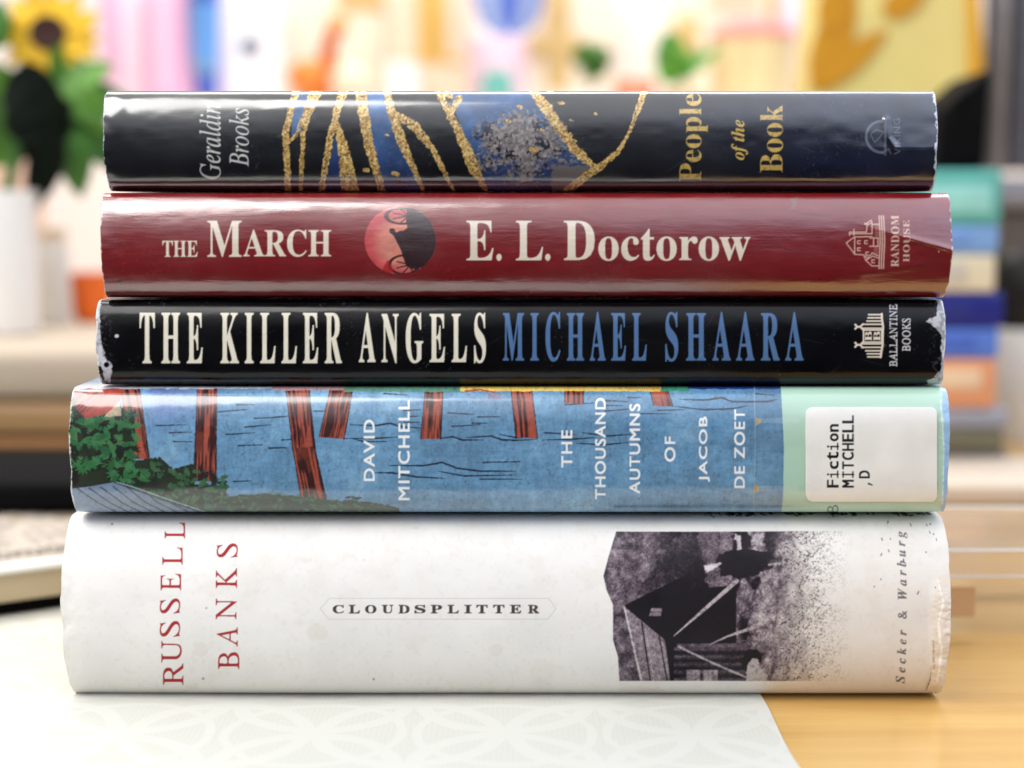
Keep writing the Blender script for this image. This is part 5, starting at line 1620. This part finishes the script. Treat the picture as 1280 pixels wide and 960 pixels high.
# dark cabinet below the curtain with white and black things before it
a, b = P(1256, 220, 0.62), P(1460, 220, 0.62)
cbn = empty('cabinet', (a.x, 0.62, 0)); tag(cbn, 'dark brown cabinet under the grey curtain at the right edge', 'cabinet')
bm = bmesh.new(); box(bm, 0, b.x - a.x, 0.0, 0.3, 0.0, P(1260, 262, 0.62).z, 0.004); obj('cabinet_body', bm, mat('dark_brown', L8(98, 88, 84), 0.5, 0.2, 5), cbn)
bm = bmesh.new(); box(bm, -0.01, b.x - a.x, -0.01, 0.31, P(1260, 262, 0.62).z + .0005, P(1260, 222, 0.62).z, 0.006); obj('cabinet_top', bm, mat('grey_top', L8(150, 152, 164), 0.4, 0.1, 5), cbn)
a, b = P(1264, 420, 0.50), P(1330, 420, 0.50)
bm = bmesh.new(); lathe(bm, [(0, 0), (.024, 0), (.026, .004), (.026, a.z), (.024, a.z + .003), (0, a.z + .003)]); o = obj('canister', bm, WHITE, loc=((a.x + b.x) / 2, .53, 0.0)); tag(o, 'white canister before the dark cabinet at right edge', 'canister')
p = P(1264, 320, 0.50)
bm = bmesh.new(); lathe(bm, [(0, 0), (.022, 0), (.024, .003), (.024, (p.z - a.z) * .8), (.016, p.z - a.z), (0, p.z - a.z)]); o = obj('tin', bm, mat('black_tin', L8(14, 12, 12), 0.4, 0.2, 20), loc=((a.x + b.x) / 2, .53, a.z + .0034)); tag(o, 'black tin standing on the white canister', 'tin')
# cream folder between the stack and the clear box
bm = bmesh.new(); a = PT(1120, 634, 0.0); box(bm, P(1140, 620, .30).x, P(1500, 620, .30).x, a.y, a.y + .085, 0.0006, 0.011, 0.002)
tag(obj('notebook', bm, mat('pale_cover', L8(206, 190, 172), 0.5, 0.06, 10)), 'pale flat notebook lying before the far stack', 'notebook')

# clear plastic box, right of the bottom book
pl = bpy.data.materials.new('clear_plastic'); pl.use_nodes = True
n, l = pl.node_tree.nodes, pl.node_tree.links
n.remove(n['Principled BSDF'])
tr = n.new('ShaderNodeBsdfTransparent'); tr.inputs[0].default_value = (0.99, 0.99, 0.985, 1)
gl = n.new('ShaderNodeBsdfGlossy'); gl.inputs['Roughness'].default_value = 0.22
df = n.new('ShaderNodeBsdfDiffuse'); df.inputs[0].default_value = (0.8, 0.8, 0.8, 1)
fr = n.new('ShaderNodeFresnel'); fr.inputs[0].default_value = 1.33
nz = n.new('ShaderNodeTexNoise'); nz.inputs['Scale'].default_value = 45
bp = n.new('ShaderNodeBump'); bp.inputs['Strength'].default_value = 0.25; bp.inputs['Distance'].default_value = 0.002
t_ = n.new('ShaderNodeTexCoord'); l.new(t_.outputs['Object'], nz.inputs['Vector']); l.new(nz.outputs['Fac'], bp.inputs['Height'])
l.new(bp.outputs[0], gl.inputs['Normal']); l.new(bp.outputs[0], fr.inputs['Normal'])
m1 = n.new('ShaderNodeMixShader'); m1.inputs[0].default_value = 0.12; l.new(tr.outputs[0], m1.inputs[1]); l.new(df.outputs[0], m1.inputs[2])  # white diffuse share puts the reflected haze into the plastic's colour
m2 = n.new('ShaderNodeMixShader'); l.new(fr.outputs[0], m2.inputs[0]); l.new(m1.outputs[0], m2.inputs[1]); l.new(gl.outputs[0], m2.inputs[2])
l.new(m2.outputs[0], n['Material Output'].inputs['Surface'])
a = PT(1150, 797, 0.0)
YP = a.y; x0_ = P(1132, 700, YP).x; x1_ = P(1420, 700, YP).x; zt_ = 0.0305
pb_ = empty('plastic_box', (x0_, YP, 0.0006)); tag(pb_, 'clear plastic box cover on the wooden table right of the books', 'plastic box')
W_ = x1_ - x0_


def shell(bm, x0, x1, y0, y1, z0, z1, r=0.008, taper=0.0, closed='bottom'):
    """thin rounded tray wall"""
    rings = []
    for (z, k) in ((z0, taper), (z0 + 0.002, taper * .8), (z1 - .002, 0), (z1, 0)):
        ring = []
        for (cx_, cy_, a0) in ((x1 - r, y1 - r, 0), (x0 + r, y1 - r, 90), (x0 + r, y0 + r, 180), (x1 - r, y0 + r, 270)):
            for j in range(5):
                a = math.radians(a0 + 22.5 * j)
                ring.append(bm.verts.new((cx_ + r * math.cos(a) - k * math.copysign(1, cx_ - (x0 + x1) / 2), cy_ + r * math.sin(a) - k * math.copysign(1, cy_ - (y0 + y1) / 2), z)))
        rings.append(ring)
    for a, b in zip(rings, rings[1:]):
        for i in range(len(a)): bm.faces.new((a[i], a[(i + 1) % len(a)], b[(i + 1) % len(a)], b[i]))
    if closed == 'top': bm.faces.new(rings[-1])          # the base is open: a cover lying over the wood


bm = bmesh.new(); shell(bm, 0.003, W_, 0.0, 0.060, 0, zt_ * .70, 0.008, 0.003); obj('box_tray', bm, pl, pb_)
bm = bmesh.new(); shell(bm, 0.0, W_ + .003, -0.003, 0.063, zt_ * .70 + .0006, zt_, 0.009, -0.002, 'top'); obj('lid', bm, pl, pb_)
EDGE_GLINT = mat('edge_glint_white', L8(236, 232, 226), 0.3, 0.05, 40)  # opaque white for the tubes below: the box's edge highlights as colour
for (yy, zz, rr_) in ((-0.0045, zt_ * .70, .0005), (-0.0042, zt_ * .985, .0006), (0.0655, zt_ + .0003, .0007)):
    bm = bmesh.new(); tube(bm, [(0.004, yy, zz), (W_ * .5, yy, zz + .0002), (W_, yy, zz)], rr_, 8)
    obj('rim', bm, EDGE_GLINT, pb_)
# paper label on the front of the box
bm = bmesh.new(); box(bm, 0.006, 0.0235, -0.0010, -0.0005, zt_ * .22, zt_ * .56)
obj('paper_label', bm, mat('peach_label', L8(222, 180, 130), 0.6, 0.06, 30), pb_)
